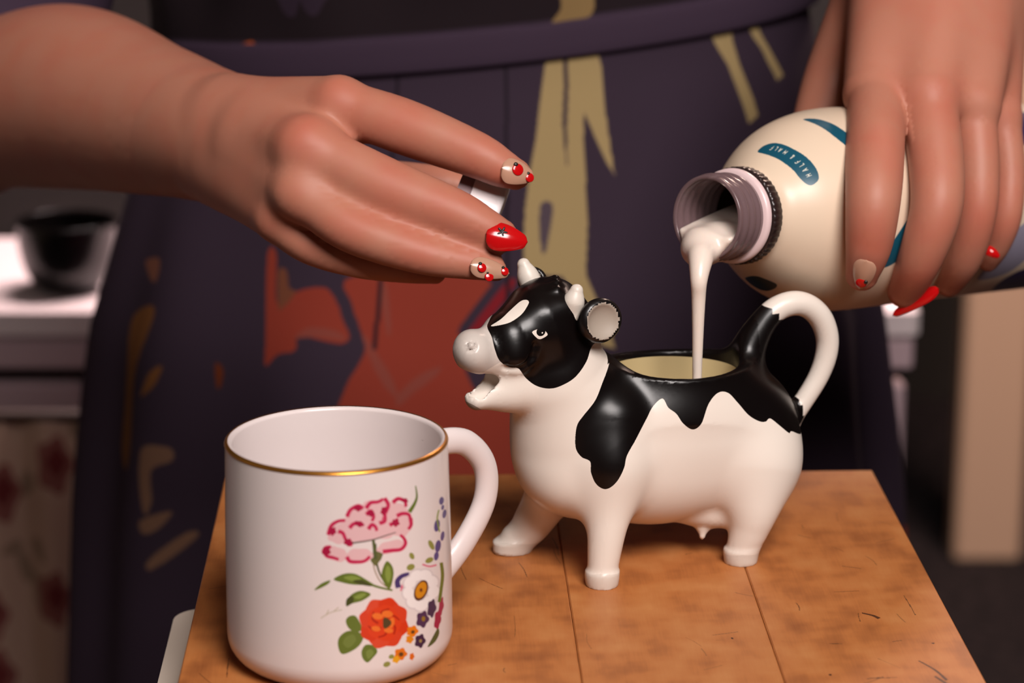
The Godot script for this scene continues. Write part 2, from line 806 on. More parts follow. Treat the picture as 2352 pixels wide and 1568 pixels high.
func board_and_table() -> void:
	var t := thing("chopping_board", "worn maple chopping board of glued planks under the mug and cow creamer", "chopping board", Vector3(0.0166, TOP - 0.03, -1.066))
	t.rotation_degrees.y = YAW_BOARD
	# local x runs across the planks, local z towards the viewer, from the back edge
	var edges := [-0.1415, -0.0715, 0.0, 0.071, 0.1415]
	# edges seen in the photograph: seams near x = 0.0 and 0.071
	var length := 0.36
	for i in 4:
		var w: float = edges[i + 1] - edges[i]
		var im := wood_image(20 + i * 31, 280, 1000, [-0.06, -0.04, 0.05, -0.02][i])
		var r := RandomNumberGenerator.new()
		r.seed = 5 + i
		for k in 26:
			var p := Vector2(r.randf_range(10, 270), r.randf_range(100, 980))
			var d := Vector2.from_angle(r.randf_range(-0.6, 1.9)) * r.randf_range(12, 60)
			var base := im.get_pixel(int(p.x), int(p.y))
			fill_poly(im, stroke([p, p + d * 0.5 + Vector2(r.randf_range(-3, 3), 0), p + d], r.randf_range(0.9, 1.7)), base.darkened(r.randf_range(0.15, 0.4)))
		for k in 3:
			var p := Vector2(r.randf_range(20, 260), r.randf_range(400, 980))
			fill_poly(im, blob(p, r.randf_range(1.5, 3.0), r.randf_range(1.2, 2.4)), Color(0.22, 0.1, 0.05))
		if i == 3:
			for s in [[212, 640, 232, 690, 9], [224, 690, 252, 765, 8], [238, 760, 262, 800, 12], [200, 600, 226, 650, 6], [150, 470, 172, 486, 8]]:
				fill_poly(im, stroke([Vector2(s[0], s[1]), Vector2(s[0] * 0.5 + s[2] * 0.5 + 4, s[1] * 0.5 + s[3] * 0.5), Vector2(s[2], s[3])], s[4] * 0.35, s[4] * 0.8), Color(0.30, 0.165, 0.09))
		var m := mat(Color(1, 1, 1), 0.5, 0.45)
		m.albedo_texture = ImageTexture.create_from_image(im)
		m.uv1_scale = Vector3(1.0 / 0.0706, 1.0 / length, 1)
		m.uv1_offset = Vector3(0.5, 0.5, 0)
		var o := part("plank", bevel_box(Vector3(w - 0.0002, 0.03, length), 0.0005), m, t)
		o.position = Vector3((edges[i] + edges[i + 1]) * 0.5, 0.015, length * 0.5)
	# the small white table that carries the board
	var tb := thing("side_table", "small white table under the chopping board, its edge showing at the board's left side", "table", Vector3(0, 0, -0.82))
	tb.rotation_degrees.y = YAW_BOARD
	var wm := mat(Color(0.86, 0.80, 0.74), 0.45)
	var pts := PackedVector2Array()
	var x0 := -0.1315
	var x1 := 0.118
	for k in 9:
		var a := PI + PI * 0.5 * k / 8.0
		pts.append(Vector2(x0 + 0.012 + cos(a) * 0.012, -0.166 + 0.012 + sin(a) * 0.012))
	for k in 9:
		var a := PI * 1.5 + PI * 0.5 * k / 8.0
		pts.append(Vector2(x1 - 0.012 + cos(a) * 0.012, -0.166 + 0.012 + sin(a) * 0.012))
	pts.append(Vector2(x1, 0.16))
	pts.append(Vector2(x0, 0.16))
	part("table_top", extrude(pts, 0.024), wm, tb).position.y = TOP - 0.03 - 0.024
	for sx in [x0 + 0.03, x1 - 0.03]:
		for sz in [-0.135, 0.13]:
			part("leg", bevel_box(Vector3(0.03, TOP - 0.054, 0.03), 0.003), wm, tb).position = Vector3(sx, (TOP - 0.054) * 0.5, sz)


func extrude(pts: PackedVector2Array, h: float) -> ArrayMesh:
	var st := SurfaceTool.new()
	st.begin(Mesh.PRIMITIVE_TRIANGLES)
	st.set_smooth_group(-1)
	var n := pts.size()
	var tri := Geometry2D.triangulate_polygon(pts)
	for y in [0.0, h]:
		for k in range(0, tri.size(), 3):
			var a := Vector3(pts[tri[k]].x, y, pts[tri[k]].y)
			var b := Vector3(pts[tri[k + 1]].x, y, pts[tri[k + 1]].y)
			var c := Vector3(pts[tri[k + 2]].x, y, pts[tri[k + 2]].y)
			var up := (b - a).cross(c - a).y < 0
			for q in ([a, b, c] if up == (y > 0) else [a, c, b]):
				st.set_normal(Vector3.UP if y > 0 else Vector3.DOWN)
				st.add_vertex(q)
	for i in n:
		var a := pts[i]
		var b := pts[(i + 1) % n]
		var nn := Vector3(b.y - a.y, 0, a.x - b.x).normalized()
		var A := Vector3(a.x, 0, a.y)
		var B := Vector3(b.x, 0, b.y)
		var U := Vector3(0, h, 0)
		for q in [A, B, B + U, A, B + U, A + U]:
			st.set_normal(nn)
			st.add_vertex(q)
	return st.commit()


# =============================================================== mug
const MUG_R := 0.0391
const MUG_H := 0.0815


func mug() -> void:
	var base := Vector3(-0.0616, TOP, -0.8605)
	var t := thing("mug", "white porcelain mug with a gold rim and a printed flower bouquet", "mug", base)
	var glaze := mat(Color(1, 1, 1), 0.22, 0.5)
	glaze.albedo_texture = ImageTexture.create_from_image(mug_print())
	glaze.texture_repeat = false
	var white := mat(Color(0.85, 0.80, 0.79), 0.25, 0.5)
	var R := MUG_R
	var H := MUG_H
	# outside wall, print laid on by angle and height
	var prof := []
	for k in 9:
		var a := PI * 0.5 * k / 8.0
		prof.append(Vector2(R + 0.0012 - 0.0105 + sin(a) * 0.0105, 0.0105 - cos(a) * 0.0105))
	for k in range(1, 13):
		prof.append(Vector2(R + 0.0012 * (1.0 - k / 12.0) + 0.0002 * sin(k / 12.0 * PI), 0.0105 + (H - 0.0115) * k / 12.0))
	var n := prof.size() - 1
	part("body", sheet(128, n, func(s, tt):
		var q: Vector2 = prof[roundi(tt * n)]
		var a: float = (s - 0.5) * TAU
		return Vector3(sin(a) * q.x, q.y, cos(a) * q.x), true, func(s, tt):
		var q: Vector2 = prof[roundi(tt * n)]
		return Vector2((rad_to_deg((s - 0.5) * TAU) + 15.0) / 120.0, 1.0 - q.y / H)), glaze, t)
	var inn := [Vector2(R, H - 0.001), Vector2(R - 0.0004, H - 0.0003), Vector2(R - 0.0012, H), Vector2(R - 0.0022, H - 0.0004), Vector2(R - 0.0026, H - 0.0014), Vector2(R - 0.0028, H - 0.01), Vector2(R - 0.003, 0.03), Vector2(R - 0.0034, 0.014), Vector2(R - 0.006, 0.0075), Vector2(R - 0.012, 0.005), Vector2(0.0, 0.0045)]
	part("inner_wall", lathe(inn, 128), white, t)
	part("foot", lathe([Vector2(0, 0.002), Vector2(R - 0.016, 0.002), Vector2(R - 0.014, 0.0), Vector2(R - 0.0105, 0.0), Vector2(R - 0.0085, 0.0008)], 96), white, t)
	var gold := mat(Color(0.80, 0.55, 0.24), 0.28, 0.5)
	gold.metallic = 0.9
	part("gold_rim", lathe([Vector2(R + 0.0001, H - 0.0012), Vector2(R + 0.00022, H - 0.0009), Vector2(R + 0.0001, H - 0.0005), Vector2(R - 0.0005, H + 0.0001), Vector2(R - 0.001, H + 0.00015)], 128), gold, t)
	var h := part("handle", tube([Vector3(R - 0.0008, H - 0.0125, 0), Vector3(R + 0.006, H - 0.010, 0), Vector3(R + 0.0165, H - 0.0125, 0), Vector3(R + 0.0245, H - 0.0225, 0), Vector3(R + 0.0245, H - 0.036, 0), Vector3(R + 0.016, H - 0.0495, 0), Vector3(R + 0.006, H - 0.059, 0), Vector3(R - 0.0006, H - 0.0635, 0)],
		[Vector2(0.0052, 0.0036), Vector2(0.005, 0.0036), Vector2(0.0048, 0.0038), Vector2(0.0046, 0.0038), Vector2(0.0046, 0.0037), Vector2(0.0047, 0.0036), Vector2(0.005, 0.0036), Vector2(0.0054, 0.0036)], 24, 60, Vector3.BACK), white, t)
	h.rotation_degrees.y = 36


func mug_print() -> Image:
	var S := 2048
	var im := Image.create(S, S, false, Image.FORMAT_RGB8)
	im.fill(Color(0.85, 0.80, 0.79))
	# bouquet laid out on the unrolled wall: mp() takes the flat layout (front view of the round wall) to the unrolled print
	var mp := func(u: float, v: float) -> Vector2:
		var s := clampf((u - 772.0) / 258.0, -0.999, 0.9995)
		var a := asin(s)
		var drop := (v - 1018.0 - 76.0 * cos(a)) / 6.18 * 0.001
		return Vector2((rad_to_deg(a) + 15.0) / 120.0 * S, drop / MUG_H * S)
	var draw := func(pts: Array, c: Color):
		fill_poly(im, pts.map(func(p): return mp.call(p.x, p.y)), c)
	var pink := Color(0.70, 0.12, 0.28)
	var rose := Color(0.80, 0.42, 0.50)
	var blush := Color(0.84, 0.68, 0.69)
	var green := Color(0.36, 0.42, 0.16)
	var dgreen := Color(0.24, 0.27, 0.11)
	var lgreen := Color(0.48, 0.55, 0.25)
	var V := func(a: Array) -> Array: return range(0, a.size(), 2).map(func(i): return Vector2(a[i], a[i + 1]))
	# stems
	draw.call(stroke(V.call([870, 1250, 872, 1290, 880, 1320, 897, 1350]), 5, 3), dgreen)
	draw.call(stroke(V.call([864, 1285, 868, 1310, 880, 1335, 900, 1352]), 2, 2), Color(0.45, 0.36, 0.2))
	draw.call(stroke(V.call([842, 1332, 870, 1345, 905, 1355]), 6, 4), green)
	draw.call(V.call([856, 1280, 868, 1265, 888, 1270, 882, 1285, 870, 1300, 862, 1292]), Color(0.38, 0.38, 0.22))
	# leaves
	draw.call(smooth_poly(V.call([778, 1328, 800, 1316, 825, 1316, 850, 1330, 870, 1345, 850, 1342, 820, 1340, 800, 1336])), green)
	draw.call(smooth_poly(V.call([800, 1324, 820, 1320, 838, 1328, 820, 1332])), lgreen)
	draw.call(smooth_poly(V.call([820, 1332, 840, 1330, 862, 1344, 836, 1340])), dgreen)
	draw.call(smooth_poly(V.call([735, 1352, 750, 1338, 770, 1330, 766, 1338, 748, 1348])), green)
	draw.call(smooth_poly(V.call([893, 1290, 905, 1300, 908, 1320, 900, 1350, 888, 1340, 882, 1318])), green)
	draw.call(smooth_poly(V.call([894, 1300, 901, 1306, 902, 1325, 896, 1338, 890, 1320])), lgreen)
	draw.call(smooth_poly(V.call([805, 1388, 812, 1366, 835, 1354, 858, 1362, 840, 1376, 818, 1382])), green)
	draw.call(smooth_poly(V.call([822, 1368, 838, 1360, 848, 1362, 834, 1372])), lgreen)
	draw.call(smooth_poly(V.call([805, 1388, 806, 1372, 818, 1366, 820, 1378])), dgreen)
	draw.call(smooth_poly(V.call([803, 1420, 812, 1410, 826, 1412, 838, 1440, 822, 1446, 808, 1436])), green)
	draw.call(smooth_poly(V.call([785, 1478, 788, 1458, 806, 1444, 830, 1446, 840, 1460, 826, 1482, 795, 1496])), green)
	draw.call(smooth_poly(V.call([796, 1472, 802, 1458, 818, 1452, 824, 1466, 808, 1482])), lgreen.darkened(0.15))
	draw.call(smooth_poly(V.call([836, 1490, 845, 1476, 862, 1478, 870, 1492, 860, 1506, 848, 1516, 838, 1506])), green)
	draw.call(smooth_poly(V.call([846, 1492, 856, 1486, 862, 1496, 850, 1508])), lgreen.darkened(0.1))
	draw.call(stroke(V.call([945, 1182, 956, 1165, 962, 1148, 960, 1124]), 9, 2), green)
	# faint grey sprig
	draw.call(stroke(V.call([748, 1415, 770, 1402, 795, 1396]), 2), Color(0.70, 0.66, 0.58))
	draw.call(stroke(V.call([760, 1408, 766, 1396]), 2), Color(0.70, 0.66, 0.58))
	draw.call(stroke(V.call([775, 1401, 788, 1390]), 2), Color(0.70, 0.66, 0.58))
	# pink carnation: pale petals edged in crimson
	for p in [[800, 1225, 34, 22, -0.4], [835, 1195, 30, 26, -0.2], [870, 1180, 34, 26, 0.0], [912, 1185, 34, 26, 0.2], [925, 1212, 24, 24, 0.2], [835, 1225, 40, 20, 0.0], [880, 1215, 40, 26, 0.0], [785, 1272, 26, 16, 0.3], [836, 1276, 30, 16, 0.0], [905, 1258, 32, 14, -0.2]]:
		draw.call(blob(Vector2(p[0], p[1]), p[2], p[3], p[4], 0.06, 6), blush)
	for s in [[768, 1230, 775, 1210, 790, 1200, 806, 1198], [810, 1190, 818, 1175, 835, 1166, 846, 1172], [852, 1172, 862, 1160, 878, 1158, 890, 1152], [892, 1150, 900, 1165, 893, 1185, 888, 1200], [910, 1160, 922, 1152, 936, 1158, 938, 1170], [918, 1190, 930, 1185, 944, 1188, 947, 1205], [947, 1195, 948, 1210, 942, 1220],
			[790, 1222, 800, 1226, 806, 1240, 812, 1250], [815, 1215, 824, 1206, 838, 1204, 846, 1210], [852, 1186, 862, 1178, 868, 1190, 864, 1200], [856, 1218, 864, 1208, 872, 1214, 874, 1222], [880, 1205, 892, 1200, 892, 1180], [902, 1210, 912, 1204, 920, 1196],
			[756, 1268, 762, 1258, 774, 1256], [757, 1264, 764, 1276, 778, 1280, 790, 1284], [808, 1278, 814, 1288, 830, 1290, 846, 1288, 858, 1278], [886, 1268, 905, 1266, 925, 1264, 935, 1252, 932, 1240, 924, 1232], [820, 1244, 816, 1252, 810, 1246]]:
		draw.call(stroke(V.call(s), 10, 7), rose)
		draw.call(stroke(V.call(s), 6.5, 4.5), pink)
	for p in [[811, 1246, 9, 8], [763, 1266, 9, 10], [836, 1206, 10, 6], [862, 1183, 8, 7], [915, 1205, 8, 8], [936, 1156, 7, 5], [834, 1172, 8, 6], [778, 1222, 7, 9], [890, 1178, 6, 9]]:
		draw.call(blob(Vector2(p[0], p[1]), p[2], p[3], 0.3, 0.15, 5), pink.darkened(0.12))
	draw.call(stroke(V.call([820, 1248, 850, 1244, 870, 1240, 895, 1232, 915, 1226]), 4, 2), Color(0.42, 0.36, 0.34))
	draw.call(stroke(V.call([866, 1242, 868, 1262, 870, 1285]), 6, 8), dgreen.lightened(0.1))
	# white daisy with violet shadow petals
	draw.call(stroke(V.call([918, 1350, 916, 1335, 926, 1324, 942, 1320]), 12, 8), Color(0.25, 0.2, 0.40))
	draw.call(stroke(V.call([924, 1358, 928, 1344, 938, 1334]), 6), rose)
	var dc := Vector2(966, 1358)
	for k in 9:
		var a := TAU * k / 9.0 + 0.2
		draw.call(blob(dc + Vector2(cos(a) * 28, sin(a) * 36), 15, 17, a), Color(0.80, 0.76, 0.76))
	for k in 9:
		var a := TAU * k / 9.0 + 0.2
		draw.call(blob(dc + Vector2(cos(a) * 27, sin(a) * 35), 12, 14, a), Color(0.90, 0.87, 0.86))
	draw.call(blob(dc + Vector2(0, 1), 14, 24, 0.35), Color(0.32, 0.17, 0.14))
	draw.call(blob(dc, 11, 19, 0.35), Color(0.78, 0.50, 0.10))
	draw.call(blob(dc, 3, 4.5), Color(0.40, 0.18, 0.1))
	draw.call(stroke(V.call([970, 1300, 985, 1306, 1000, 1304]), 4), rose)
	# orange poppy
	var pc := Vector2(885, 1428)
	for k in 8:
		var a := TAU * k / 8.0 + 0.3
		draw.call(blob(pc + Vector2(cos(a) * 34, sin(a) * 38), 20, 22, a, 0.05), Color(0.78, 0.20, 0.09).lightened(0.04 * (k % 3)))
	draw.call(blob(pc, 36, 40, 0, 0.05), Color(0.80, 0.23, 0.10))
	for k in 6:
		var a := TAU * k / 6.0
		draw.call(stroke([pc + Vector2.from_angle(a) * 12, pc + Vector2.from_angle(a + 0.4) * 26, pc + Vector2.from_angle(a + 0.9) * 34], 5, 3), Color(0.62, 0.12, 0.07))
	for p in [[893, 1408, 12, 8], [872, 1412, 12, 7], [895, 1445, 10, 6], [902, 1428, 6, 12], [868, 1440, 10, 6]]:
		draw.call(blob(Vector2(p[0], p[1]), p[2], p[3], 0.2), Color(0.86, 0.42, 0.16))
	draw.call(blob(pc + Vector2(6, 0), 9, 12, 0, 0.15, 3), Color(0.30, 0.24, 0.14))
	# small blooms on the right
	for p in [[946, 1450, 12, 12, 0.85, 0.45, 0.08], [940, 1468, 8, 9, 0.82, 0.5, 0.1], [920, 1500, 13, 13, 0.82, 0.42, 0.1], [910, 1512, 8, 8, 0.85, 0.6, 0.12], [944, 1508, 5, 8, 0.80, 0.38, 0.1], [968, 1425, 13, 18, 0.28, 0.18, 0.30], [962, 1474, 11, 15, 0.22, 0.13, 0.24], [988, 1402, 9, 20, 0.24, 0.17, 0.28], [1000, 1430, 7, 22, 0.60, 0.12, 0.26], [1008, 1400, 5, 20, 0.60, 0.14, 0.28]]:
		draw.call(blob(Vector2(p[0], p[1]), p[2], p[3], 0.1, 0.13, 5), Color(p[4], p[5], p[6]))
	for p in [[947, 1452, 4, 4], [921, 1501, 5, 5]]:
		draw.call(blob(Vector2(p[0], p[1]), p[2], p[3]), Color(0.36, 0.22, 0.1))
	draw.call(blob(Vector2(970, 1424), 4, 6), Color(0.55, 0.42, 0.15))
	draw.call(blob(Vector2(963, 1474), 3, 4), Color(0.60, 0.5, 0.3))
	draw.call(smooth_poly(V.call([978, 1490, 988, 1470, 1000, 1450, 1003, 1462, 994, 1480])), dgreen.lightened(0.08))
	draw.call(stroke(V.call([1010, 1300, 1012, 1330, 1008, 1365, 1004, 1390]), 7), green)
	for p in [[890, 1522, 8, 6], [900, 1505, 6, 5], [948, 1280, 5, 8], [945, 1305, 9, 7], [990, 1258, 5, 12], [985, 1292, 9, 6]]:
		draw.call(blob(Vector2(p[0], p[1]), p[2], p[3], -0.4), Color(0.52, 0.52, 0.26))
	for p in [[1014, 1160, 5, 9], [1019, 1190, 4, 10], [1003, 1215, 6, 14], [1014, 1240, 4, 11], [1004, 1262, 6, 14], [1000, 1284, 5, 10], [1016, 1175, 3, 6]]:
		draw.call(blob(Vector2(p[0], p[1]), p[2], p[3], 0.15), Color(0.30, 0.27, 0.48))
	draw.call(stroke(V.call([1008, 1180, 1004, 1200, 1008, 1230]), 3), lgreen)
	im.resize(1024, 1024, Image.INTERPOLATE_LANCZOS)
	return im


# =============================================================== cow creamer
const COW_O := Vector3(0.0584, TOP, -0.9652)
const COW_X0 := -95.0
const COW_X1 := 85.0
const COW_Y1 := 130.0


func cl(x: float, y: float, z: float) -> Vector3:
	return Vector3(x, y, z) * 0.001


func cow_prims() -> Array:
	var l := []
	var add := func(p): l.append(p)
	var T := Basis(Vector3.UP, deg_to_rad(-18))
	var tube_at := func(c: Vector3, r: Vector3, b: Basis, k: float, op := 0):
		var p := Prim.new()
		p.kind = 2
		p.op = op
		p.a = c
		p.rad = r * 0.001
		p.rad2 = p.rad * p.rad
		p.inv = b.inverse()
		p.k = k
		l.append(p)
	# barrel
	add.call(ell(cl(-30, 50, 0), Vector3(28, 30, 26.5) * 0.001, Basis(), 0.008))
	add.call(ell(cl(27, 47, 0), Vector3(31, 30, 26) * 0.001, Basis(), 0.008))
	add.call(ell(cl(0, 44.5, 0), Vector3(45, 30.5, 27) * 0.001, Basis(), 0.008))
	# collar round the opening
	tube_at.call(cl(5, 72, 0), Vector3(29.0, 5.5, 23.0), Basis(Vector3.BACK, deg_to_rad(-3.0)), 0.012)
	add.call(ell(cl(5, 58, 0), Vector3(37, 21, 25) * 0.001, Basis(), 0.010))
	# neck and chest
	add.call(cap_(cl(-30, 60, 0), cl(-42, 80, 2), 0.0215, 0.0160, 0.010))
	add.call(cap_(cl(-43.5, 50, 0), cl(-46, 76, 3), 0.0165, 0.0170, 0.010))
	add.call(ell(cl(-40.5, 39, 3), Vector3(16, 14, 18.5) * 0.001, Basis(), 0.008))
	# haunches and rump
	add.call(ell(cl(35, 40, 13), Vector3(19, 21, 14.5) * 0.001, Basis(Vector3.BACK, 0.25), 0.007))
	add.call(ell(cl(42, 36, -13), Vector3(19, 20, 14) * 0.001, Basis(Vector3.BACK, 0.25), 0.007))
	# shoulder ridge
	add.call(cap_(cl(-26, 64, 17), cl(-29, 46, 20), 0.0075, 0.010, 0.008))
	# legs
	var feet := [
		[[-28, 45, 16, 12.5], [-30, 32, 20.5, 10.0], [-32.2, 20, 23.5, 7.4], [-33.8, 9, 24.7, 6.1], [-34.3, 4.5, 25, 5.7]],
		[[-36, 34, -13, 13], [-42, 20, -18, 9.2], [-47.5, 10, -20.5, 7.6], [-52.5, 5.6, -22, 6.0]],
		[[34, 36, 16, 13.5], [31.5, 23, 20.5, 10.4], [29.5, 14, 21, 8.0], [27.5, 7.5, 20.5, 6.5], [26.8, 4.5, 20, 5.9]],
		[[46, 32, -12, 13.5], [47, 19, -13, 10.2], [45.5, 10, -12.5, 7.6], [44, 4.5, -12, 6.2]]]
	for f in feet:
		add.call(limb(f.map(func(x): return [cl(x[0], x[1], x[2]), x[3] * 0.001]), 0.009, 5))
	for h in [[-34.3, 25, 6.0, 6.0], [-54.2, -22, 7.8, 6.4], [26.7, 20, 6.3, 6.2], [43.8, -12, 6.4, 6.2]]:
		tube_at.call(cl(h[0], 2.6, h[1]), Vector3(h[2], 2.5, h[3]), Basis(), 0.0035)
	# udder
	add.call(ell(cl(20, 18, 5), Vector3(13, 7, 11) * 0.001, Basis(), 0.006))
	add.call(cap_(cl(14.5, 11.5, 10), cl(14.2, 9.0, 10.5), 0.002, 0.0012, 0.003))
	# head
	add.call(ell(cl(-46.5, 98, 2), Vector3(16.5, 17, 14.5) * 0.001, T, 0.006))
	add.call(ell(cl(-47, 87.5, 4), Vector3(16.5, 12.5, 13.5) * 0.001, T, 0.006))
	add.call(ell(cl(-48, 109.5, 1), Vector3(9.5, 7.5, 10) * 0.001, T, 0.006))
	add.call(cap_(cl(-55, 99.6, 5), cl(-66, 96.8, 8.5), 0.0152, 0.0115, 0.006))
	add.call(ell(cl(-65.5, 91.5, 10), Vector3(8.5, 7.5, 11) * 0.001, T, 0.005))
	add.call(ell(cl(-82.0, 95.0, 12), Vector3(7.6, 8.0, 9.6) * 0.001, T * Basis(Vector3.BACK, 0.45), 0.005))
	add.call(cap_(cl(-80, 91.5, 11.5), cl(-70, 88.6, 9.5), 0.0056, 0.0050, 0.005))
	# brows
	add.call(ell(cl(-55, 107, 12), Vector3(5.5, 3.0, 4) * 0.001, T, 0.005))
	add.call(ell(cl(-46, 108, 11.5), Vector3(6, 4.2, 4.5) * 0.001, T, 0.005))
	# curls on the brow
	for w in [[-55, 112, 6, -47, 116.4, 7.5], [-57, 110, 9, -48, 114.6, 10.5], [-53.5, 113.6, 2.5, -46, 117.2, 3.5]]:
		add.call(cap_(cl(w[0], w[1], w[2]), cl(w[3], w[4], w[5]), 0.0012, 0.0019, 0.0016))
	# lower jaw: a scoop
	add.call(cap_(cl(-80.5, 76.2, 12), cl(-66, 77.5, 8.5), 0.0046, 0.0078, 0.004))
	add.call(cap_(cl(-65, 78.5, 7.5), cl(-50, 78, 4), 0.0080, 0.012, 0.008))
	# mouth
	add.call(cap_(cl(-86, 83.2, 13), cl(-72.6, 82.6, 10), 0.0052, 0.0040, 0.0015, 1))
	add.call(cap_(cl(-80, 78.4, 12), cl(-71.0, 80.6, 9.5), 0.0038, 0.0034, 0.0012, 1))
	# cheek crease, nostril
	for s in [[-71, 89, 18.2, -65, 88.6, 20.2], [-65, 88.6, 20.2, -61, 92, 19.6], [-61, 92, 19.6, -60, 96.5, 18.8]]:
		add.call(cap_(cl(s[0], s[1], s[2]), cl(s[3], s[4], s[5]), 0.0008, 0.0008, 0.0025, 1))
	add.call(cap_(cl(-85.6, 99.2, 20.4), cl(-85.2, 99.0, 18.8), 0.0021, 0.0017, 0.0010, 1))
	add.call(cap_(cl(-85.2, 98.9, 19.2), cl(-85.0, 98.9, 18.4), 0.0013, 0.0013, 0.0006))
	# tail, a loop that serves as handle
	var tp := [[31, 68, 0, 12.5], [36.5, 80, 0, 7.6], [42, 89.5, 0, 5.6], [48, 95.6, 0, 5.0], [55.5, 98.0, 0, 4.9], [62.5, 96.4, 0, 4.8], [68.5, 91, 0, 4.8], [71.8, 83, 0, 4.6], [71.6, 75, 0, 4.4], [68.5, 66.5, 0, 4.1], [63, 58, 0, 3.9], [57, 50, 0, 3.8], [50, 43.5, 0, 3.6]]
	add.call(limb(tp.map(func(x): return [cl(x[0], x[1], x[2]), x[3] * 0.001]), 0.005, 5))
	# the hollow
	tube_at.call(cl(5, 66, 0), Vector3(26, 34, 19.8), Basis(Vector3.BACK, deg_to_rad(-3.0)), 0.0025, 1)
	return l


func cow_sort(p: Vector3, n: Vector3) -> String:
	var q := p * 1000.0
	if q.x > 39.0 and q.y > 48.0 and Vector2((q.x - 27.0) / 31.0, (q.y - 47.0) / 30.0).length() > 1.1 and absf(q.z) < 7.0:
		return "tail_handle"
	if cow_head(q):
		if q.x < -73.5 and q.y > 86.5:
			return "muzzle"
		if q.x < -68 and q.y < 84.5:
			return "lower_jaw"
		return "head"
	if q.y < 21.0:
		if Vector2(q.x + 32.5, q.z - 23.5).length() < 12.0:
			return "leg_a"
		if Vector2(q.x + 49, q.z + 20).length() < 14.5 and q.x < -37:
			return "leg_b"
		if Vector2(q.x - 28, q.z - 20.5).length() < 11.5:
			return "leg_c"
		if Vector2(q.x - 45, q.z + 12.5).length() < 13.0:
			return "leg_d"
		if Vector2(q.x - 20, q.z - 5).length() < 15.0 and q.y < 15.0:
			return "udder"
	return "body"


func cow_head(q: Vector3) -> bool:
	return q.x < -27.0 and q.y > 72.5 + maxf(0.0, q.x + 50.0) * 0.73


# the glaze lies flat on the flanks; on the turned head it was laid on obliquely, from the front of the near cheek
func cow_uv(p: Vector3) -> Vector2:
	if cow_head(p * 1000.0):
		p += Vector3(0.35, -0.25, 0.0) * (p.z - 0.010)
	return Vector2((p.x * 1000.0 - COW_X0) / (COW_X1 - COW_X0), 1.0 - (p.y * 1000.0 + 5.0) / (COW_Y1 + 5.0))


func cow() -> void:
	var t := thing("cow_creamer", "black and white ceramic cow creamer with open mouth and looped tail handle", "creamer jug", COW_O)
	t.rotation_degrees.y = 20
	var made := solid(cow_prims(), 0.00112, cow_sort, cow_uv)
	var glaze := mat(Color(1, 1, 1), 0.28, 0.4)
	glaze.albedo_texture = ImageTexture.create_from_image(cow_paint())
	glaze.texture_repeat = false
	var inner := mat(Color(0.76, 0.68, 0.50), 0.45, 0.5)
	var tail := mat(Color(1, 1, 1), 0.36, 0.5)
	tail.albedo_texture = ImageTexture.create_from_image(cow_paint(true))
	tail.texture_repeat = false
	for g in made:
		part("leg" if g.begins_with("leg_") else g, made[g], tail if g == "tail_handle" else glaze, t)
	var turn := Basis(Vector3.BACK, deg_to_rad(-3.0))
	part("inner_wall", sheet(96, 8, func(s, tt):
		var r: float = 0.992 if tt < 0.99 else 1.004
		return cl(5, 66, 0) + turn * Vector3(0.026 * cos(s * TAU) * r, lerpf(0.0098, -0.0335, minf(tt, 1.0)), 0.0198 * sin(s * TAU) * r), true), inner, t)
	var horn := mat(Color(0.84, 0.80, 0.755), 0.4)
	for s in [[-43.2, 106.0, 12.5, -42.6, 111, 14.2, -41.6, 115.2, 14.6], [-50.2, 111.0, -8.5, -52.0, 116, -10.0, -53.4, 120.4, -11.0]]:
		var made_h := solid([cap_(cl(s[0], s[1], s[2]), cl(s[3], s[4], s[5]), 0.0048, 0.0037, 0.002), cap_(cl(s[3], s[4], s[5]), cl(s[6], s[7], s[8]), 0.0037, 0.0025, 0.002)], 0.0007)
		part("horn", made_h["body"], horn, t)
	# ears: a dark cup with a pale inside
	var black := mat(Color(0.045, 0.032, 0.034), 0.3)
	var pale := mat(Color(0.62, 0.57, 0.52), 0.6)
	for k in 2:
		var c := cl(-34.2, 104.2, 20) if k == 0 else cl(-44.6, 110.5, -24)
		var bs := Basis(Vector3.UP, deg_to_rad(8.0)) * Basis(Vector3.RIGHT, deg_to_rad(-6.0))
		if k == 1:
			bs = Basis(Vector3.UP, deg_to_rad(-40.0))
		var sc := 1.0 if k == 0 else 0.62
		var l := [ell(c, Vector3(9.2, 8.6, 4.2) * 0.001 * sc, bs, 0.003), cap_(c + cl(-2, -1, -2), cl(-40, 101, 12) if k == 0 else cl(-44, 108, -8), 0.0042 * sc, 0.0045, 0.004),
			ell(c + bs * cl(0.2, 0.0, 4.6) * sc, Vector3(7.4, 7.3, 4.6) * 0.001 * sc, bs, 0.0012, 1)]
		var me := solid(l, 0.0007, func(p: Vector3, n: Vector3):
			var q: Vector3 = bs.inverse() * (p - c) * 1000.0 / sc
			return "ear_inside" if Vector2(q.x, q.y).length() < 7.0 and q.z > -1.2 and n.dot(bs.z) > 0.2 else "ear")
		var ear := part("ear", me["ear"], black, t)
		if me.has("ear_inside"):
			part("ear_inside", me["ear_inside"], pale, ear)


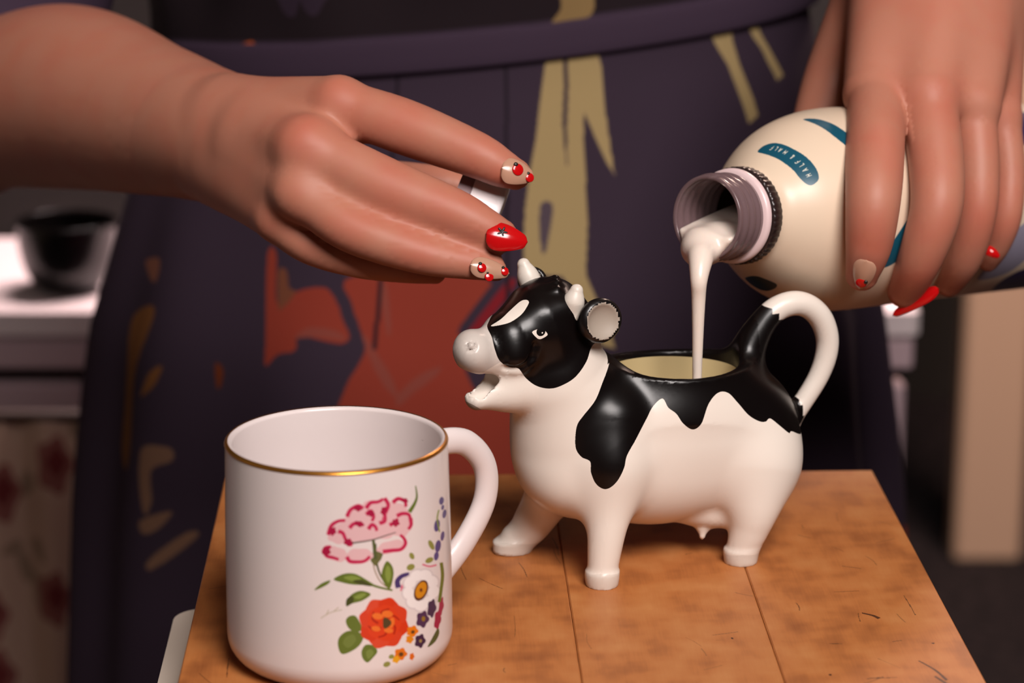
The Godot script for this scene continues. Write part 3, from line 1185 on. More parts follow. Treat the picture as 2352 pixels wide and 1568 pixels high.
func cow_paint(tail := false) -> Image:
	var W := 2048
	var H := 1536
	var im := Image.create(W, H, false, Image.FORMAT_RGB8)
	var white := Color(0.875, 0.835, 0.79)
	var black := Color(0.045, 0.028, 0.028)
	var grey := Color(0.56, 0.51, 0.47)
	im.fill(white)
	var draw := func(a: Array, c: Color, smooth := true):
		var pts := range(0, a.size(), 2).map(func(i): return Vector2((a[i] - COW_X0) / (COW_X1 - COW_X0) * W, (1.0 - (a[i + 1] + 5.0) / (COW_Y1 + 5.0)) * H))
		fill_poly(im, smooth_poly(pts) if smooth else pts, c)
	if tail:
		draw.call(TAIL_BLACK, black, false)
		im.resize(1024, 768, Image.INTERPOLATE_LANCZOS)
		return im
	# greyed muzzle, scuffed hooves, grey edge of the jaw
	draw.call([-97, 85, -77, 86, -69, 90, -70, 104, -80, 114, -97, 114], Color(0.77, 0.73, 0.70), false)
	for h in [[-42, -27, 5.5], [-64, -44, 4.5], [19, 36, 4.2], [36, 54, 4.0]]:
		draw.call([h[0], -5, h[0], h[2], h[0] * 0.7 + h[1] * 0.3, h[2] + 1.2, h[0] * 0.3 + h[1] * 0.7, h[2] + 0.6, h[1], h[2], h[1], -5], Color(0.82, 0.78, 0.735), false)
	draw.call([-88, 70, -88, 76.5, -84.5, 75, -81, 73.2, -79, 71], grey)
	draw.call(HEAD_BLACK, black)
	draw.call(BLAZE, white)
	draw.call(BODY_BLACK, black)
	# eye
	var E := EYE_AT
	draw.call([E.x - 3.3, E.y + 0.5, E.x - 1.6, E.y + 1.3, E.x + 0.6, E.y + 1.5, E.x + 2.9, E.y - 0.9, E.x + 1.2, E.y - 2.2, E.x - 0.6, E.y - 2.5, E.x - 2.2, E.y - 1.2], white)
	var disc := func(x, y, r, c):
		var a := []
		for k in 14:
			a.append_array([x + cos(TAU * k / 14.0) * r, y + sin(TAU * k / 14.0) * r])
		draw.call(a, c)
	disc.call(E.x + 0.2, E.y + 0.35, 1.75, black)
	disc.call(E.x + 0.75, E.y - 0.15, 0.32, white)  # highlight in the pupil, painted as a small white dot
	im.resize(1536, 1152, Image.INTERPOLATE_LANCZOS)
	return im


const HEAD_BLACK := [-75.6, 102.8, -75, 105, -73, 108, -67, 114, -62, 121, -58, 126, -45, 126, -34, 118, -26, 108, -28, 96, -33.5, 91.9, -36, 86.1, -40.4, 80.7, -46, 77.8, -50.9, 77, -56.1, 78.5, -60.3, 81.9, -63.3, 86, -66.9, 86.9, -70.8, 89.8, -72.8, 94.7, -73.8, 98.9]
const BLAZE := [-74.3, 103.3, -70.3, 105.6, -66.7, 108.5, -62.8, 111.5, -60.6, 112.2, -59.2, 111.6, -59.4, 110.2, -62, 106.8, -66.2, 104.3, -70.4, 103.4]
const BODY_BLACK := [-27.1, 86.5, -27.4, 85, -29.3, 83, -32.7, 79.2, -36.6, 73.5, -41.7, 68.2, -44.3, 64.1, -44.9, 56.6, -43.1, 52.7, -40.3, 51.1, -40.2, 47, -38.5, 42.5, -35.3, 40.7, -31.7, 43.3, -28.5, 48.7, -26.8, 53.3, -21.8, 58.9, -16.7, 65, -13.3, 69.1, -9.3, 71.8, -7.5, 68.5, -4.7, 66.1, -2.4, 62.4, 1.4, 59.7, 4.8, 61.5, 8.6, 68.5, 13.3, 72.1, 17.9, 71.5, 21.9, 67.2, 26.1, 62.2, 30.4, 59.3, 33.6, 58.5, 36.1, 59.3, 40, 56.2, 44.4, 52.5, 46.3, 52.6, 54, 49, 61, 51, 66, 70, 52, 104, 30, 110, -10, 104]
const TAIL_BLACK := [36, 76, 36, 108, 42, 108, 43.1, 98.2, 45.4, 97.6, 45.0, 95.6, 47.9, 95.8, 48.0, 93.0, 50.2, 92.8, 51.5, 90.5, 52, 76]
const EYE_AT := Vector2(-54.6, 99.2)


# =============================================================== bottle and milk
func bottle_frame() -> Transform3D:
	var lip := at(1622, 500, 1.0)
	var end := at(2352, 450, 1.18)
	var y := (lip - end).normalized()
	var z := eye - lip
	z = (z - y * z.dot(y)).normalized()
	return Transform3D(Basis(y.cross(z), y, z), lip)


func bottle() -> void:
	var t := thing("milk_bottle", "tilted cream-coloured milk bottle with teal print, gripped by the person's left hand", "bottle")
	t.transform = bottle_frame()
	var m := mat(Color(1, 1, 1), 0.32, 0.5)
	m.albedo_texture = ImageTexture.create_from_image(bottle_print())
	var prof := [Vector2(0, -0.249), Vector2(0.028, -0.249), Vector2(0.036, -0.254), Vector2(0.0405, -0.250), Vector2(0.042, -0.243), Vector2(0.042, -0.2), Vector2(0.042, -0.15), Vector2(0.042, -0.11), Vector2(0.042, -0.085), Vector2(0.0405, -0.07), Vector2(0.0365, -0.0555), Vector2(0.0295, -0.0425), Vector2(0.0222, -0.0325), Vector2(0.0186, -0.0275), Vector2(0.0178, -0.0235)]
	var n := 90
	var pr := []
	for i in n + 1:
		pr.append(spline(prof, float(i) / n))
	part("body", sheet(128, n, func(s, tt):
		var q: Vector2 = pr[roundi(tt * n)]
		var a: float = s * TAU - PI
		return Vector3(sin(a) * q.x, q.y, cos(a) * q.x), true, func(s, tt):
		return Vector2(s, -(pr[roundi(tt * n)] as Vector2).y / 0.26)), m, t)
	var clear := mat(Color(0.46, 0.37, 0.38, 0.72), 0.2, 0.5)
	clear.transparency = BaseMaterial3D.TRANSPARENCY_ALPHA
	var np := []
	for k in 49:
		var y := -0.0235 + 0.0228 * k / 48.0
		var r := 0.0166
		if y > -0.0145 and y < -0.002:
			r += 0.00075 * (0.5 - 0.5 * cos((y + 0.0145) / 0.0125 * TAU * 3.0))
		np.append(Vector2(r, y))
	np.append_array([Vector2(0.0166, -0.0003), Vector2(0.0162, 0.0), Vector2(0.0153, 0.0), Vector2(0.0150, -0.0004)])
	for k in 25:
		var y := -0.0008 - 0.0262 * k / 24.0
		np.append(Vector2(0.0149 + (0.0003 * sin(k * 1.6)), y))
	part("neck", lathe(np, 112), clear, t)
	var ring := mat(Color(0.86, 0.76, 0.76), 0.3)
	part("neck_ring", lathe([Vector2(0.0165, -0.0185), Vector2(0.0183, -0.0182), Vector2(0.0189, -0.0172), Vector2(0.0187, -0.0158), Vector2(0.0178, -0.0150), Vector2(0.0165, -0.0148)], 112), ring, t)
	var dk := mat(Color(0.15, 0.105, 0.10), 0.28)  # clear neck here; the dark background seen through it is put into the colour
	part("dark_neck_band", sheet(288, 6, func(s, tt):
		var q: Vector2 = [Vector2(0.0170, -0.0247), Vector2(0.0187, -0.0246), Vector2(0.0193, -0.0238), Vector2(0.0193, -0.021), Vector2(0.0193, -0.0195), Vector2(0.0185, -0.0188), Vector2(0.0172, -0.0188)][roundi(tt * 6)]
		var r: float = q.x + (0.00012 * signf(sin(s * TAU * 48.0)) if tt > 0.3 and tt < 0.7 else 0.0)
		return Vector3(sin(s * TAU) * r, q.y, cos(s * TAU) * r), true), dk, t)


func bottle_print() -> Image:
	var S := 2048
	var im := Image.create(S, S, false, Image.FORMAT_RGB8)
	im.fill(Color(0.86, 0.775, 0.68))
	var xy := func(a: float, y: float) -> Vector2: return Vector2((a + 180.0) / 360.0 * S, -y / 260.0 * S)
	var draw := func(a: Array, c: Color):
		fill_poly(im, smooth_poly(range(0, a.size(), 2).map(func(i): return xy.call(a[i], a[i + 1]))), c)
	var teal := Color(0.06, 0.30, 0.38)
	draw.call([88.9, -36, 87.1, -38.9, 79.7, -40.8, 69.6, -41.1, 58.9, -41.2, 48, -41.7, 37.7, -41.9, 29.9, -41.6, 24.7, -40.5, 22.3, -37.9, 25, -36.3, 32.9, -35.3, 42.6, -35.1, 54.3, -34.8, 65.2, -34.8, 78.4, -35], teal)
	draw.call([78, -58.5, 73.1, -61.5, 61.6, -63, 47.5, -63.5, 34.9, -64.5, 20, -66, 12, -64, 18, -60, 32.8, -59.2, 47.1, -57.2, 60.8, -57.3], teal)
	draw.call([-14.9, -74.7, -8, -80, -17.5, -82.7, -26.6, -82.4, -35.5, -76.3, -37.8, -68.3, -26.6, -69.8], teal)
	draw.call([-120, -43.5, -112, -38.5, -97.7, -36.3, -86.1, -40.8, -95.9, -44.8, -111.9, -47.8], teal.darkened(0.3))
	var violet := Color(0.15, 0.11, 0.32)
	draw.call([66, -165, 60.9, -215, 30, -215, 34, -178], violet)
	draw.call([-82, -200, -63.1, -182, -50, -190, -50, -218, -72, -225], violet)
	draw.call([-54.5, -156.4, -30.9, -156.2, -15, -173.4, -20, -190, -50, -180], Color(0.56, 0.53, 0.60))
	# white capitals, read with the bottle upright: HALF & HALF
	var H := [[[0, 0], [0, 1]], [[0.62, 0], [0.62, 1]], [[0, 0.5], [0.62, 0.5]]]
	var A := [[[0, 0], [0.33, 1]], [[0.33, 1], [0.66, 0]], [[0.14, 0.36], [0.52, 0.36]]]
	var L := [[[0, 0], [0, 1]], [[0, 0], [0.5, 0]]]
	var F := [[[0, 0], [0, 1]], [[0, 1], [0.52, 1]], [[0, 0.53], [0.42, 0.53]]]
	var N := [[[0.62, 0.3], [0.3, 0], [0.05, 0.25], [0.42, 0.8], [0.25, 1], [0.1, 0.8], [0.62, 0]]]
	var set_ := [H, A, L, F, N, H, A, L, F]
	var ang := [31.5, 37.2, 43.1, 47.8, 54.5, 62.9, 68.4, 73, 77.4]
	var mmx := S / 360.0 * (360.0 / (TAU * 30.0))
	var mmy := S / 260.0
	for k in 9:
		for seg in set_[k]:
			var pts := []
			for q in seg:
				pts.append(xy.call(ang[k], -39.3) + Vector2((q[0] - 0.3) * 1.55 * mmx, -q[1] * 1.9 * mmy))
			for i in pts.size() - 1:
				fill_poly(im, stroke([pts[i], pts[i + 1]], 3.2), Color(0.82, 0.80, 0.74))
	return im


func milk() -> void:
	var f := bottle_frame()
	var mm := mat(Color(0.90, 0.83, 0.78), 0.28, 0.5)
	mm.subsurf_scatter_enabled = true
	mm.subsurf_scatter_strength = 0.1
	var t := thing("milk", "stream of milk pouring from the bottle's neck into the cow creamer", "milk")
	var y := f.basis.y
	var dn := (Vector3.DOWN - y * Vector3.DOWN.dot(y)).normalized()
	var low := f.origin + dn * 0.0135
	var l := []
	l.append(cap_(f.origin - y * 0.05, f.origin - y * 0.0, 0.0146, 0.0146, 0.001))
	var hs := Prim.new()
	hs.kind = 3
	hs.op = 2
	hs.a = f.origin - Vector3(0, 0.0058, 0)
	hs.ba = (Vector3.UP + Vector3(y.x, 0, y.z).normalized() * 0.10).normalized()
	hs.k = 0.002
	l.append(hs)
	# keep the pool inside the mouth
	var hs2 := Prim.new()
	hs2.kind = 3
	hs2.op = 2
	hs2.a = f.origin + y * 0.001
	hs2.ba = y
	hs2.k = 0.002
	l.append(hs2)
	var s0 := at(1606, 612, 0.985)
	var foot := Vector3(s0.x, TOP + 0.038, s0.z)
	l.append(cap_(low - y * 0.010 + Vector3(0, 0.003, 0), low + y * 0.001 + Vector3(-0.001, 0.002, 0), 0.007, 0.0058, 0.006))
	l.append(limb([[low + Vector3(-0.001, 0.001, 0), 0.0062], [low.lerp(s0, 0.6) + Vector3(0, 0.0012, 0), 0.0050], [s0 - Vector3(0, 0.005, 0), 0.0034], [s0 - Vector3(0, 0.014, 0), 0.00265], [s0.lerp(foot, 0.5), 0.0019], [foot, 0.00155]], 0.005, 6))
	var me := solid(l, 0.0007)
	part("stream", me["body"], mm, t)
	# what has already run into the creamer
	var c := thing("poured_milk", "pale milk lying inside the cow creamer's open back", "milk", COW_O + Vector3(0, 0.0365, 0))
	c.rotation_degrees.y = 20
	var o := part("surface", sheet(48, 6, func(s, tt):
		var r: float = [0.0, 0.5, 0.9, 1.0, 1.0, 0.5, 0.0][roundi(tt * 6)]
		var h: float = [0.0, 0.0, 0.0, -0.0004, -0.003, -0.003, -0.003][roundi(tt * 6)]
		return Vector3(0.005 + cos(s * TAU) * 0.0257 * r, h, sin(s * TAU) * 0.0195 * r), true), mm, c)
	o.name = "milk_surface"


func joined_mesh(list: Array) -> ArrayMesh:
	var p := PackedVector3Array()
	var n := PackedVector3Array()
	var c := PackedColorArray()
	var idx := PackedInt32Array()
	for m: ArrayMesh in list:
		var a := m.surface_get_arrays(0)
		var at0 := p.size()
		p.append_array(a[Mesh.ARRAY_VERTEX])
		n.append_array(a[Mesh.ARRAY_NORMAL])
		c.append_array(a[Mesh.ARRAY_COLOR])
		for i: int in a[Mesh.ARRAY_INDEX]:
			idx.append(i + at0)
	return arrays_mesh(p, n, PackedVector2Array(), c, idx)


# =============================================================== person
const PRINT := {
	"stalk_l": [10.6, 1091, 13.6, 1092, 13.6, 1080, 12.9, 1059, 13.2, 1039, 13.3, 1021, 13.4, 1002, 15.2, 984, 18.1, 957, 18.8, 946, 16.9, 948, 14, 973, 11.6, 984, 9.4, 985, 6.3, 989, 6.1, 1002, 6.6, 1020, 7.4, 1037, 8.5, 1052, 9.4, 1070],
	"stalk_r": [14.3, 1092, 19.3, 1093, 20.1, 1084, 20, 1067, 20.4, 1045, 20.7, 1031, 19.5, 1038, 16.6, 1063, 16.3, 1058, 16.1, 1032, 16, 1010, 15.2, 984, 13.3, 1002, 13.1, 1028, 13.6, 1058, 14.3, 1080],
	"leafdark": [8.9, 1020, 10.7, 1020, 10.2, 1008, 9.2, 996, 8.7, 1002],
	"stalk_b": [40.9, 1094, 46.2, 1094, 47.7, 1074, 49.8, 1057, 50.3, 1048, 47.6, 1045, 47, 1054, 44.8, 1075],
	"stalk_c": [49.5, 1096, 52.8, 1095, 57.2, 1076, 59.6, 1064, 57.2, 1062, 54.3, 1079],
	"bod_a": [12.2, 1134, 17.5, 1133, 18, 1112, 11.5, 1110, 12.7, 1118],
	"bod_b": [29.4, 1130, 34.5, 1127, 38.3, 1117, 34.8, 1115, 32.1, 1119],
	"flower_a": [-29.9, 972, -26.2, 980, -22.2, 982, -20.1, 974, -19.2, 966, -18, 957, -19.3, 953, -25.1, 956, -25.7, 948, -28.5, 945, -30.6, 938, -31.3, 953, -33.2, 997, -31.4, 998],
	"pink_a": [-30.6, 989, -29.1, 990, -28.1, 981, -26.8, 979, -28.8, 970, -29.6, 970],
	"streak_a": [-26, 955, -23.9, 961, -20.1, 960, -18.5, 955, -22.6, 956],
	"flower_b": [-18.2, 988, 1, 985, -2.6, 961, -2, 939, 0.9, 921, 4.9, 919, 4.8, 881, -5.9, 885, -11.8, 904, -18.5, 912, -18, 930, -15.8, 949, -16.8, 962, -18, 973],
	"streak_b": [-16.3, 957, -15.4, 955, -12.1, 936, -11.2, 926, -12.2, 927, -14.4, 940],
	"streak_c": [-11.2, 926, -8.5, 936, -5.5, 941, -6.1, 936, -9, 927, -11.1, 920],
	"streak_d": [-14.5, 984, -13.3, 982, -12.5, 962, -12.9, 958],
	"dark_a": [2.2, 985, 3.5, 983, -1.7, 960, -2.9, 961],
	"dark_b": [4.4, 981, 5.6, 976, 0.3, 959, -0.6, 959],
	"red_a": [3.5, 983, 4.7, 981, -0.3, 959, -1.7, 959],
	"tan_a": [-61.8, 984, -57.2, 988, -55.7, 982, -56.3, 974, -59.5, 977],
	"leaf_a": [-57.1, 960, -54.1, 959, -54.7, 942, -57, 915, -55.9, 882, -56.9, 864, -60.3, 873, -60.3, 900, -61.1, 929, -61.8, 950],
	"leaf_b": [-49.8, 929, -50.8, 917, -53.8, 908, -52.3, 923],
	"petal_a": [-52.2, 880, -47.5, 883, -46.8, 876, -50, 869, -49.6, 852, -50.7, 844, -52.3, 862],
	"petal_b": [-51.4, 840, -46.4, 848, -48.3, 837, -50.7, 833],
	"petal_c": [-49.5, 819, -44.1, 837, -42.2, 836, -48.8, 814],
	"orange_a": [-44, 1108, -40.4, 1112, -38.7, 1106, -39.4, 1101, -44, 1103],
	"rust_a": [-40.5, 934, -39, 932, -39.1, 923, -39.9, 920],
}
const DRESS_C := Vector2(-0.016, -1.42)


func dress_print() -> Image:
	var S := 2048
	var im := Image.create(S, S, false, Image.FORMAT_RGB8)
	im.fill(Color(0.205, 0.158, 0.205))
	# the bodice is the darker stretch of the print, near black with navy clouds
	im.fill_rect(Rect2i(0, 0, S, int(0.338 * S)), Color(0.125, 0.09, 0.105))
	var rb := RandomNumberGenerator.new()
	rb.seed = 21
	for k in 60:
		fill_poly(im, blob(Vector2(rb.randf() * S, rb.randf_range(0.0, 0.315) * S), rb.randf_range(12, 40), rb.randf_range(10, 45), rb.randf_range(-0.6, 0.6), 0.2, 3), Color(0.185, 0.14, 0.185))
	var cols := {"stalk": Color(0.60, 0.515, 0.36), "leafdark": Color(0.30, 0.25, 0.28), "bod": Color(0.50, 0.40, 0.26), "flower": Color(0.52, 0.20, 0.15), "pink": Color(0.42, 0.24, 0.17), "streak": Color(0.50, 0.24, 0.20), "dark": Color(0.205, 0.158, 0.205), "red": Color(0.46, 0.10, 0.13), "tan": Color(0.45, 0.28, 0.22), "leaf": Color(0.44, 0.28, 0.15), "petal": Color(0.46, 0.34, 0.27), "orange": Color(0.72, 0.33, 0.14), "rust": Color(0.4, 0.18, 0.08)}
	for k: String in PRINT:
		var a: Array = PRINT[k]
		var pts := range(0, a.size(), 2).map(func(i): return Vector2((a[i] + 180.0) / 360.0 * S, (1450.0 - a[i + 1]) / 1000.0 * S))
		var c: Color = cols[k.split("_")[0]]
		fill_poly(im, smooth_poly(pts) if not k.begins_with("stalk") else pts, c)
	# the stitched seams beside the middle of the skirt
	for q in [[4.2, 3.6], [-13.5, -14.5]]:
		fill_poly(im, stroke([Vector2((q[0] + 180.0) / 360.0 * S, 0.355 * S), Vector2((q[0] * 0.5 + q[1] * 0.5 + 180.0) / 360.0 * S, 0.42 * S), Vector2((q[1] + 180.0) / 360.0 * S, 0.5 * S)], 3.0), Color(0.12, 0.09, 0.12))
	# the print goes on round the sides and the back
	var r := RandomNumberGenerator.new()
	r.seed = 3
	for k in 70:
		var a := r.randf_range(70, 290)
		var p := Vector2(fposmod(a, 360.0) / 360.0 + 0.5, r.randf()) * S
		p.x = fposmod(p.x, S)
		if k % 3 == 0:
			fill_poly(im, stroke([p, p + Vector2(r.randf_range(-30, 30), 60), p + Vector2(r.randf_range(-50, 50), 140)], 14, 4), cols["stalk"])
		else:
			fill_poly(im, blob(p, r.randf_range(20, 45), r.randf_range(20, 45), 0, 0.25, 5), cols["flower"])
	im.resize(1536, 1536, Image.INTERPOLATE_LANCZOS)
	return im


func dress_r(y: float) -> float:
	var hy := [0.28, 0.5, 0.83, 0.934, 1.085, 1.12, 1.25, 1.36, 1.44]
	var hr := [0.27, 0.26, 0.235, 0.222, 0.180, 0.181, 0.192, 0.19, 0.17]
	for i in hy.size() - 1:
		if y <= hy[i + 1]:
			return lerpf(hr[i], hr[i + 1], clampf((y - hy[i]) / (hy[i + 1] - hy[i]), 0, 1))
	return hr[-1]


func dress_point(a: float, y: float, out := 0.0, fold := 1.0) -> Vector3:
	var r := dress_r(y) + out
	var f := 0.0
	if y < 1.085:
		var g := clampf((1.085 - y) * 4.5, 0, 1)
		f = fold * g * (0.0045 * sin(a * 13.0 + 0.6) + 0.004 * sin(a * 7.0 + 2.0 + y * 2.0) + 0.006 * maxf(0, absf(sin(a)) - 0.55) * sin(a * 19.0))
	else:
		var g := clampf((y - 1.1) * 12.0, 0, 1)
		f = fold * g * (0.006 * sin(a * 10.0 + y * 22.0 + 1.0) + 0.004 * sin(a * 19.0 - y * 30.0))
	r += f
	var tilt := 0.10 * clampf((y - 0.9) * 5.0, 0, 1)
	return Vector3(DRESS_C.x + sin(a) * r, y + tilt * sin(a) * r, DRESS_C.y + cos(a) * r * 0.7)


func person() -> void:
	var t := thing("person", "person in a dark navy dress with a plant print, pouring milk with red-painted nails", "person", Vector3(DRESS_C.x, 0, DRESS_C.y))
	var off := -t.position
	var put := func(called: String, m: Mesh, mt: Material, parent: Node) -> MeshInstance3D:
		var o := part(called, m, mt, parent)
		if parent == t:
			o.position = off
		return o
	# ---- dress
	var cloth := mat(Color(1, 1, 1), 0.85, 0.25)
	cloth.albedo_texture = ImageTexture.create_from_image(dress_print())
	cloth.heightmap_enabled = false
	var plain := mat(Color(0.225, 0.172, 0.228), 0.85, 0.25)
	var uvf := func(y: float, s: float) -> Vector2: return Vector2(s, (1.45 - y))
	put.call("skirt", sheet(288, 60, func(s, tt):
		return dress_point(s * TAU - PI, lerpf(0.28, 1.10, tt)), true, func(s, tt): return uvf.call(lerpf(0.28, 1.10, tt), s)), cloth, t)
	put.call("bodice", sheet(288, 40, func(s, tt):
		return dress_point(s * TAU - PI, lerpf(1.095, 1.44, tt), 0.003), true, func(s, tt): return uvf.call(lerpf(1.095, 1.44, tt), s)), cloth, t)
	put.call("waistband", sheet(192, 8, func(s, tt):
		var a: float = s * TAU - PI
		var q: Vector2 = [Vector2(0.0, -0.0098), Vector2(0.004, -0.0095), Vector2(0.0055, -0.008), Vector2(0.0058, -0.003), Vector2(0.0058, 0.003), Vector2(0.0055, 0.008), Vector2(0.004, 0.0095), Vector2(0.0, 0.0098), Vector2(-0.002, 0.0098)][roundi(tt * 8)]
		var p := dress_point(a, 1.101, q.x, 0.0)
		p.y += q.y
		return p, true), plain, t)
	# ---- skin: torso, arms and hands in one surface
	var coarse := []
	var skin := []
	var el := at(-110, 265, 1.25)
	var sl := Vector3(-0.185, 1.43, -1.43)
	var er := Vector3(0.27, 1.2, -1.37)
	var sr := Vector3(0.16, 1.43, -1.43)
	var C := func(a: Array, b: Array, k := 0.006, op := 0) -> Prim:
		return cap_(at(a[0], a[1], a[2]), at(b[0], b[1], b[2]), a[3] * a[2] / FOCAL, b[3] * b[2] / FOCAL, k, op)
	var chain := func(pts: Array, k := 0.004):
		skin.append(limb(pts.map(func(x): return [at(x[0], x[1], x[2]), x[3] * x[2] / FOCAL]), k, 8))
	# left of the picture: right forearm and hand
	coarse.append(cap_(sl, el, 0.05, 0.04, 0.02))
	coarse.append(limb([[-110, 265, 1.25, 165], [140, 222, 1.19, 212], [350, 272, 1.12, 177], [530, 322, 1.065, 141], [600, 340, 1.045, 110]].map(func(x): return [at(x[0], x[1], x[2]), x[3] * x[2] / FOCAL]), 0.02, 8))
	chain.call([[350, 272, 1.12, 166], [440, 298, 1.092, 160], [530, 322, 1.065, 148], [640, 350, 1.035, 122], [740, 350, 1.02, 80]], 0.02)
	for m in [[[540, 270, 1.055, 92], [778, 240, 1.012, 66]], [[600, 320, 1.035, 90], [705, 340, 1.0, 74]], [[560, 375, 1.05, 96], [690, 440, 0.998, 64]], [[520, 385, 1.06, 90], [640, 500, 1.012, 56]]]:
		skin.append(C.call(m[0], m[1], 0.008))
	chain.call([[778, 240, 1.012, 58], [925, 290, 1.006, 64], [1085, 352, 1.0, 54], [1150, 385, 0.999, 45], [1184, 400, 1.0, 36]], 0.004)
	chain.call([[705, 342, 1.0, 66], [880, 430, 0.994, 70], [1040, 490, 0.990, 58], [1115, 524, 0.989, 46], [1150, 540, 0.990, 38]], 0.006)
	chain.call([[690, 440, 0.998, 54], [800, 522, 0.990, 55], [960, 580, 0.987, 48], [1080, 606, 0.988, 36], [1138, 620, 0.989, 26]], 0.0065)
	chain.call([[640, 500, 1.012, 54], [710, 560, 1.006, 46], [820, 600, 1.004, 38], [930, 620, 1.012, 30], [1000, 628, 1.02, 24]], 0.003)
	chain.call([[590, 380, 1.075, 90], [760, 420, 1.075, 62], [920, 420, 1.062, 50], [1020, 425, 1.058, 42], [1052, 428, 1.057, 32]], 0.006)
	skin.append(ell(at(770, 300, 1.014), Vector3(0.010, 0.009, 0.007), Basis(), 0.008))
	skin.append(ell(at(572, 322, 1.032), Vector3(0.007, 0.006, 0.006), Basis(), 0.010))
	# right of the picture: left forearm and hand
	coarse.append(cap_(sr, er, 0.05, 0.042, 0.02))
	var wr := at(2190, -170, 1.15)
	coarse.append(cap_(er, wr, 0.042, 0.0295, 0.02))
	skin.append(cap_(wr, at(2170, -60, 1.12), 0.031, 0.033, 0.02))
	for m in [[[2100, -60, 1.115, 150], [2012, 215, 1.058, 76]], [[2160, -60, 1.105, 150], [2130, 225, 1.05, 80]], [[2230, -40, 1.105, 120], [2235, 240, 1.058, 66]], [[2270, -30, 1.115, 92], [2298, 270, 1.078, 46]]]:
		skin.append(C.call(m[0], m[1], 0.009))
	chain.call([[2012, 215, 1.058, 64], [2010, 330, 1.026, 68], [2006, 450, 1.006, 64], [1996, 560, 1.008, 54], [1980, 630, 1.016, 38]], 0.003)
	chain.call([[2132, 230, 1.048, 64], [2150, 370, 1.034, 64], [2150, 480, 1.026, 60], [2115, 590, 1.032, 52], [2078, 668, 1.048, 40]], 0.003)
	chain.call([[2235, 245, 1.058, 52], [2246, 380, 1.052, 50], [2243, 490, 1.050, 46], [2215, 590, 1.060, 42], [2180, 650, 1.075, 32]], 0.003)
	chain.call([[2298, 270, 1.078, 46], [2316, 380, 1.074, 38], [2312, 490, 1.072, 36], [2292, 560, 1.078, 30], [2270, 600, 1.086, 24]], 0.003)
	# thumb round the far side
	chain.call([[2080, -90, 1.13, 130], [2000, 60, 1.135, 110], [1925, 190, 1.135, 82], [1878, 300, 1.125, 62], [1850, 400, 1.118, 50], [1838, 450, 1.115, 40]], 0.012)
	# torso under the dress
	coarse.append(cap_(Vector3(DRESS_C.x, 1.05, DRESS_C.y), Vector3(DRESS_C.x, 1.40, DRESS_C.y), 0.075, 0.075, 0.03))
	coarse.append(cap_(sl + Vector3(0.02, 0, 0), sr - Vector3(0.02, 0, 0), 0.055, 0.055, 0.04))
	coarse.append(cap_(Vector3(DRESS_C.x, 1.44, DRESS_C.y), Vector3(DRESS_C.x, 1.54, DRESS_C.y), 0.055, 0.05, 0.03))
	var spots := []
	for s in [[780, 200, 1.0], [690, 310, 0.99], [925, 270, 0.99], [1085, 345, 0.985], [880, 425, 0.975], [1040, 480, 0.975], [800, 520, 0.975], [960, 575, 0.975], [1150, 430, 0.99], [1100, 540, 0.98], [2012, 350, 1.01], [2010, 560, 1.0], [2150, 230, 1.03], [2150, 500, 1.01], [2240, 500, 1.04], [2310, 500, 1.07], [2100, 640, 1.03], [1985, 630, 1.0]]:
		spots.append(at(s[0], s[1], s[2]))
	var nz := noise(38.0, 4, 3)
	var tint := func(p: Vector3) -> Color:
		var red := 0.0
		for s: Vector3 in spots:
			red = maxf(red, 1.0 - p.distance_to(s) / 0.017)
		red = clampf(red, 0, 1) * 0.55 + 0.38 * nz.get_noise_3dv(p)
		return Color(0.43, 0.172, 0.112).lerp(Color(0.43, 0.105, 0.066), clampf(red + 0.1, 0, 1))
	var sm := mat(Color(1, 1, 1), 0.5, 0.4)
	sm.vertex_color_use_as_albedo = true
	sm.subsurf_scatter_enabled = true
	sm.subsurf_scatter_strength = 0.06
	var hands: ArrayMesh = solid(skin, 0.0019, null, null, tint)["body"]
	var arms: ArrayMesh = solid(coarse, 0.004, null, null, tint)["body"]
	put.call("body", joined_mesh([arms, hands]), sm, t)
	# ---- sleeves
	for k in 2:
		var a: Vector3 = sl if k == 0 else sr
		var b: Vector3 = el if k == 0 else er
		var e: Vector3 = a.lerp(b, 0.96)
		put.call("sleeve", tube([a + Vector3(0.0, 0.03, 0), a.lerp(b, 0.25), a.lerp(b, 0.5), e], [Vector2(0.05, 0.05), Vector2(0.064, 0.064), Vector2(0.062, 0.062), Vector2(0.060, 0.060)], 40, 40, Vector3.RIGHT), plain, t)
	# ---- nails
	var cream := mat(Color(0.70, 0.53, 0.44), 0.22)
	var red := mat(Color(0.72, 0.05, 0.06), 0.14)
	var leaf := mat(Color(0.10, 0.09, 0.07), 0.4)
	nail(put, t, [1152, 386, 0.9905], [1226, 406, 0.9955], 31, cream, [[0.45, 0.15, 14, red], [0.86, -0.3, 11, red]], "cream nail with two painted red berries", leaf)
	nail(put, t, [1116, 536, 0.981], [1212, 556, 0.984], 34, red, [], "glossy red pointed nail with a small dark star", leaf)
	nail(put, t, [1080, 608, 0.9805], [1170, 628, 0.985], 25, cream, [[0.28, -0.1, 11, red], [0.86, 0.1, 10, red], [0.50, -0.8, 11, red]], "cream nail with three painted red berries", leaf)
	nail(put, t, [1990, 598, 0.9985], [1975, 664, 1.0085], 27, cream, [[0.72, 0.0, 13, red]], "cream nail with one painted red berry", leaf)
	nail(put, t, [2156, 662, 1.040], [2050, 724, 1.050], 17, red, [], "red nail seen edge-on", leaf)
	nail(put, t, [2262, 570, 1.066], [2296, 590, 1.066], 12, red, [], "red nail", leaf)


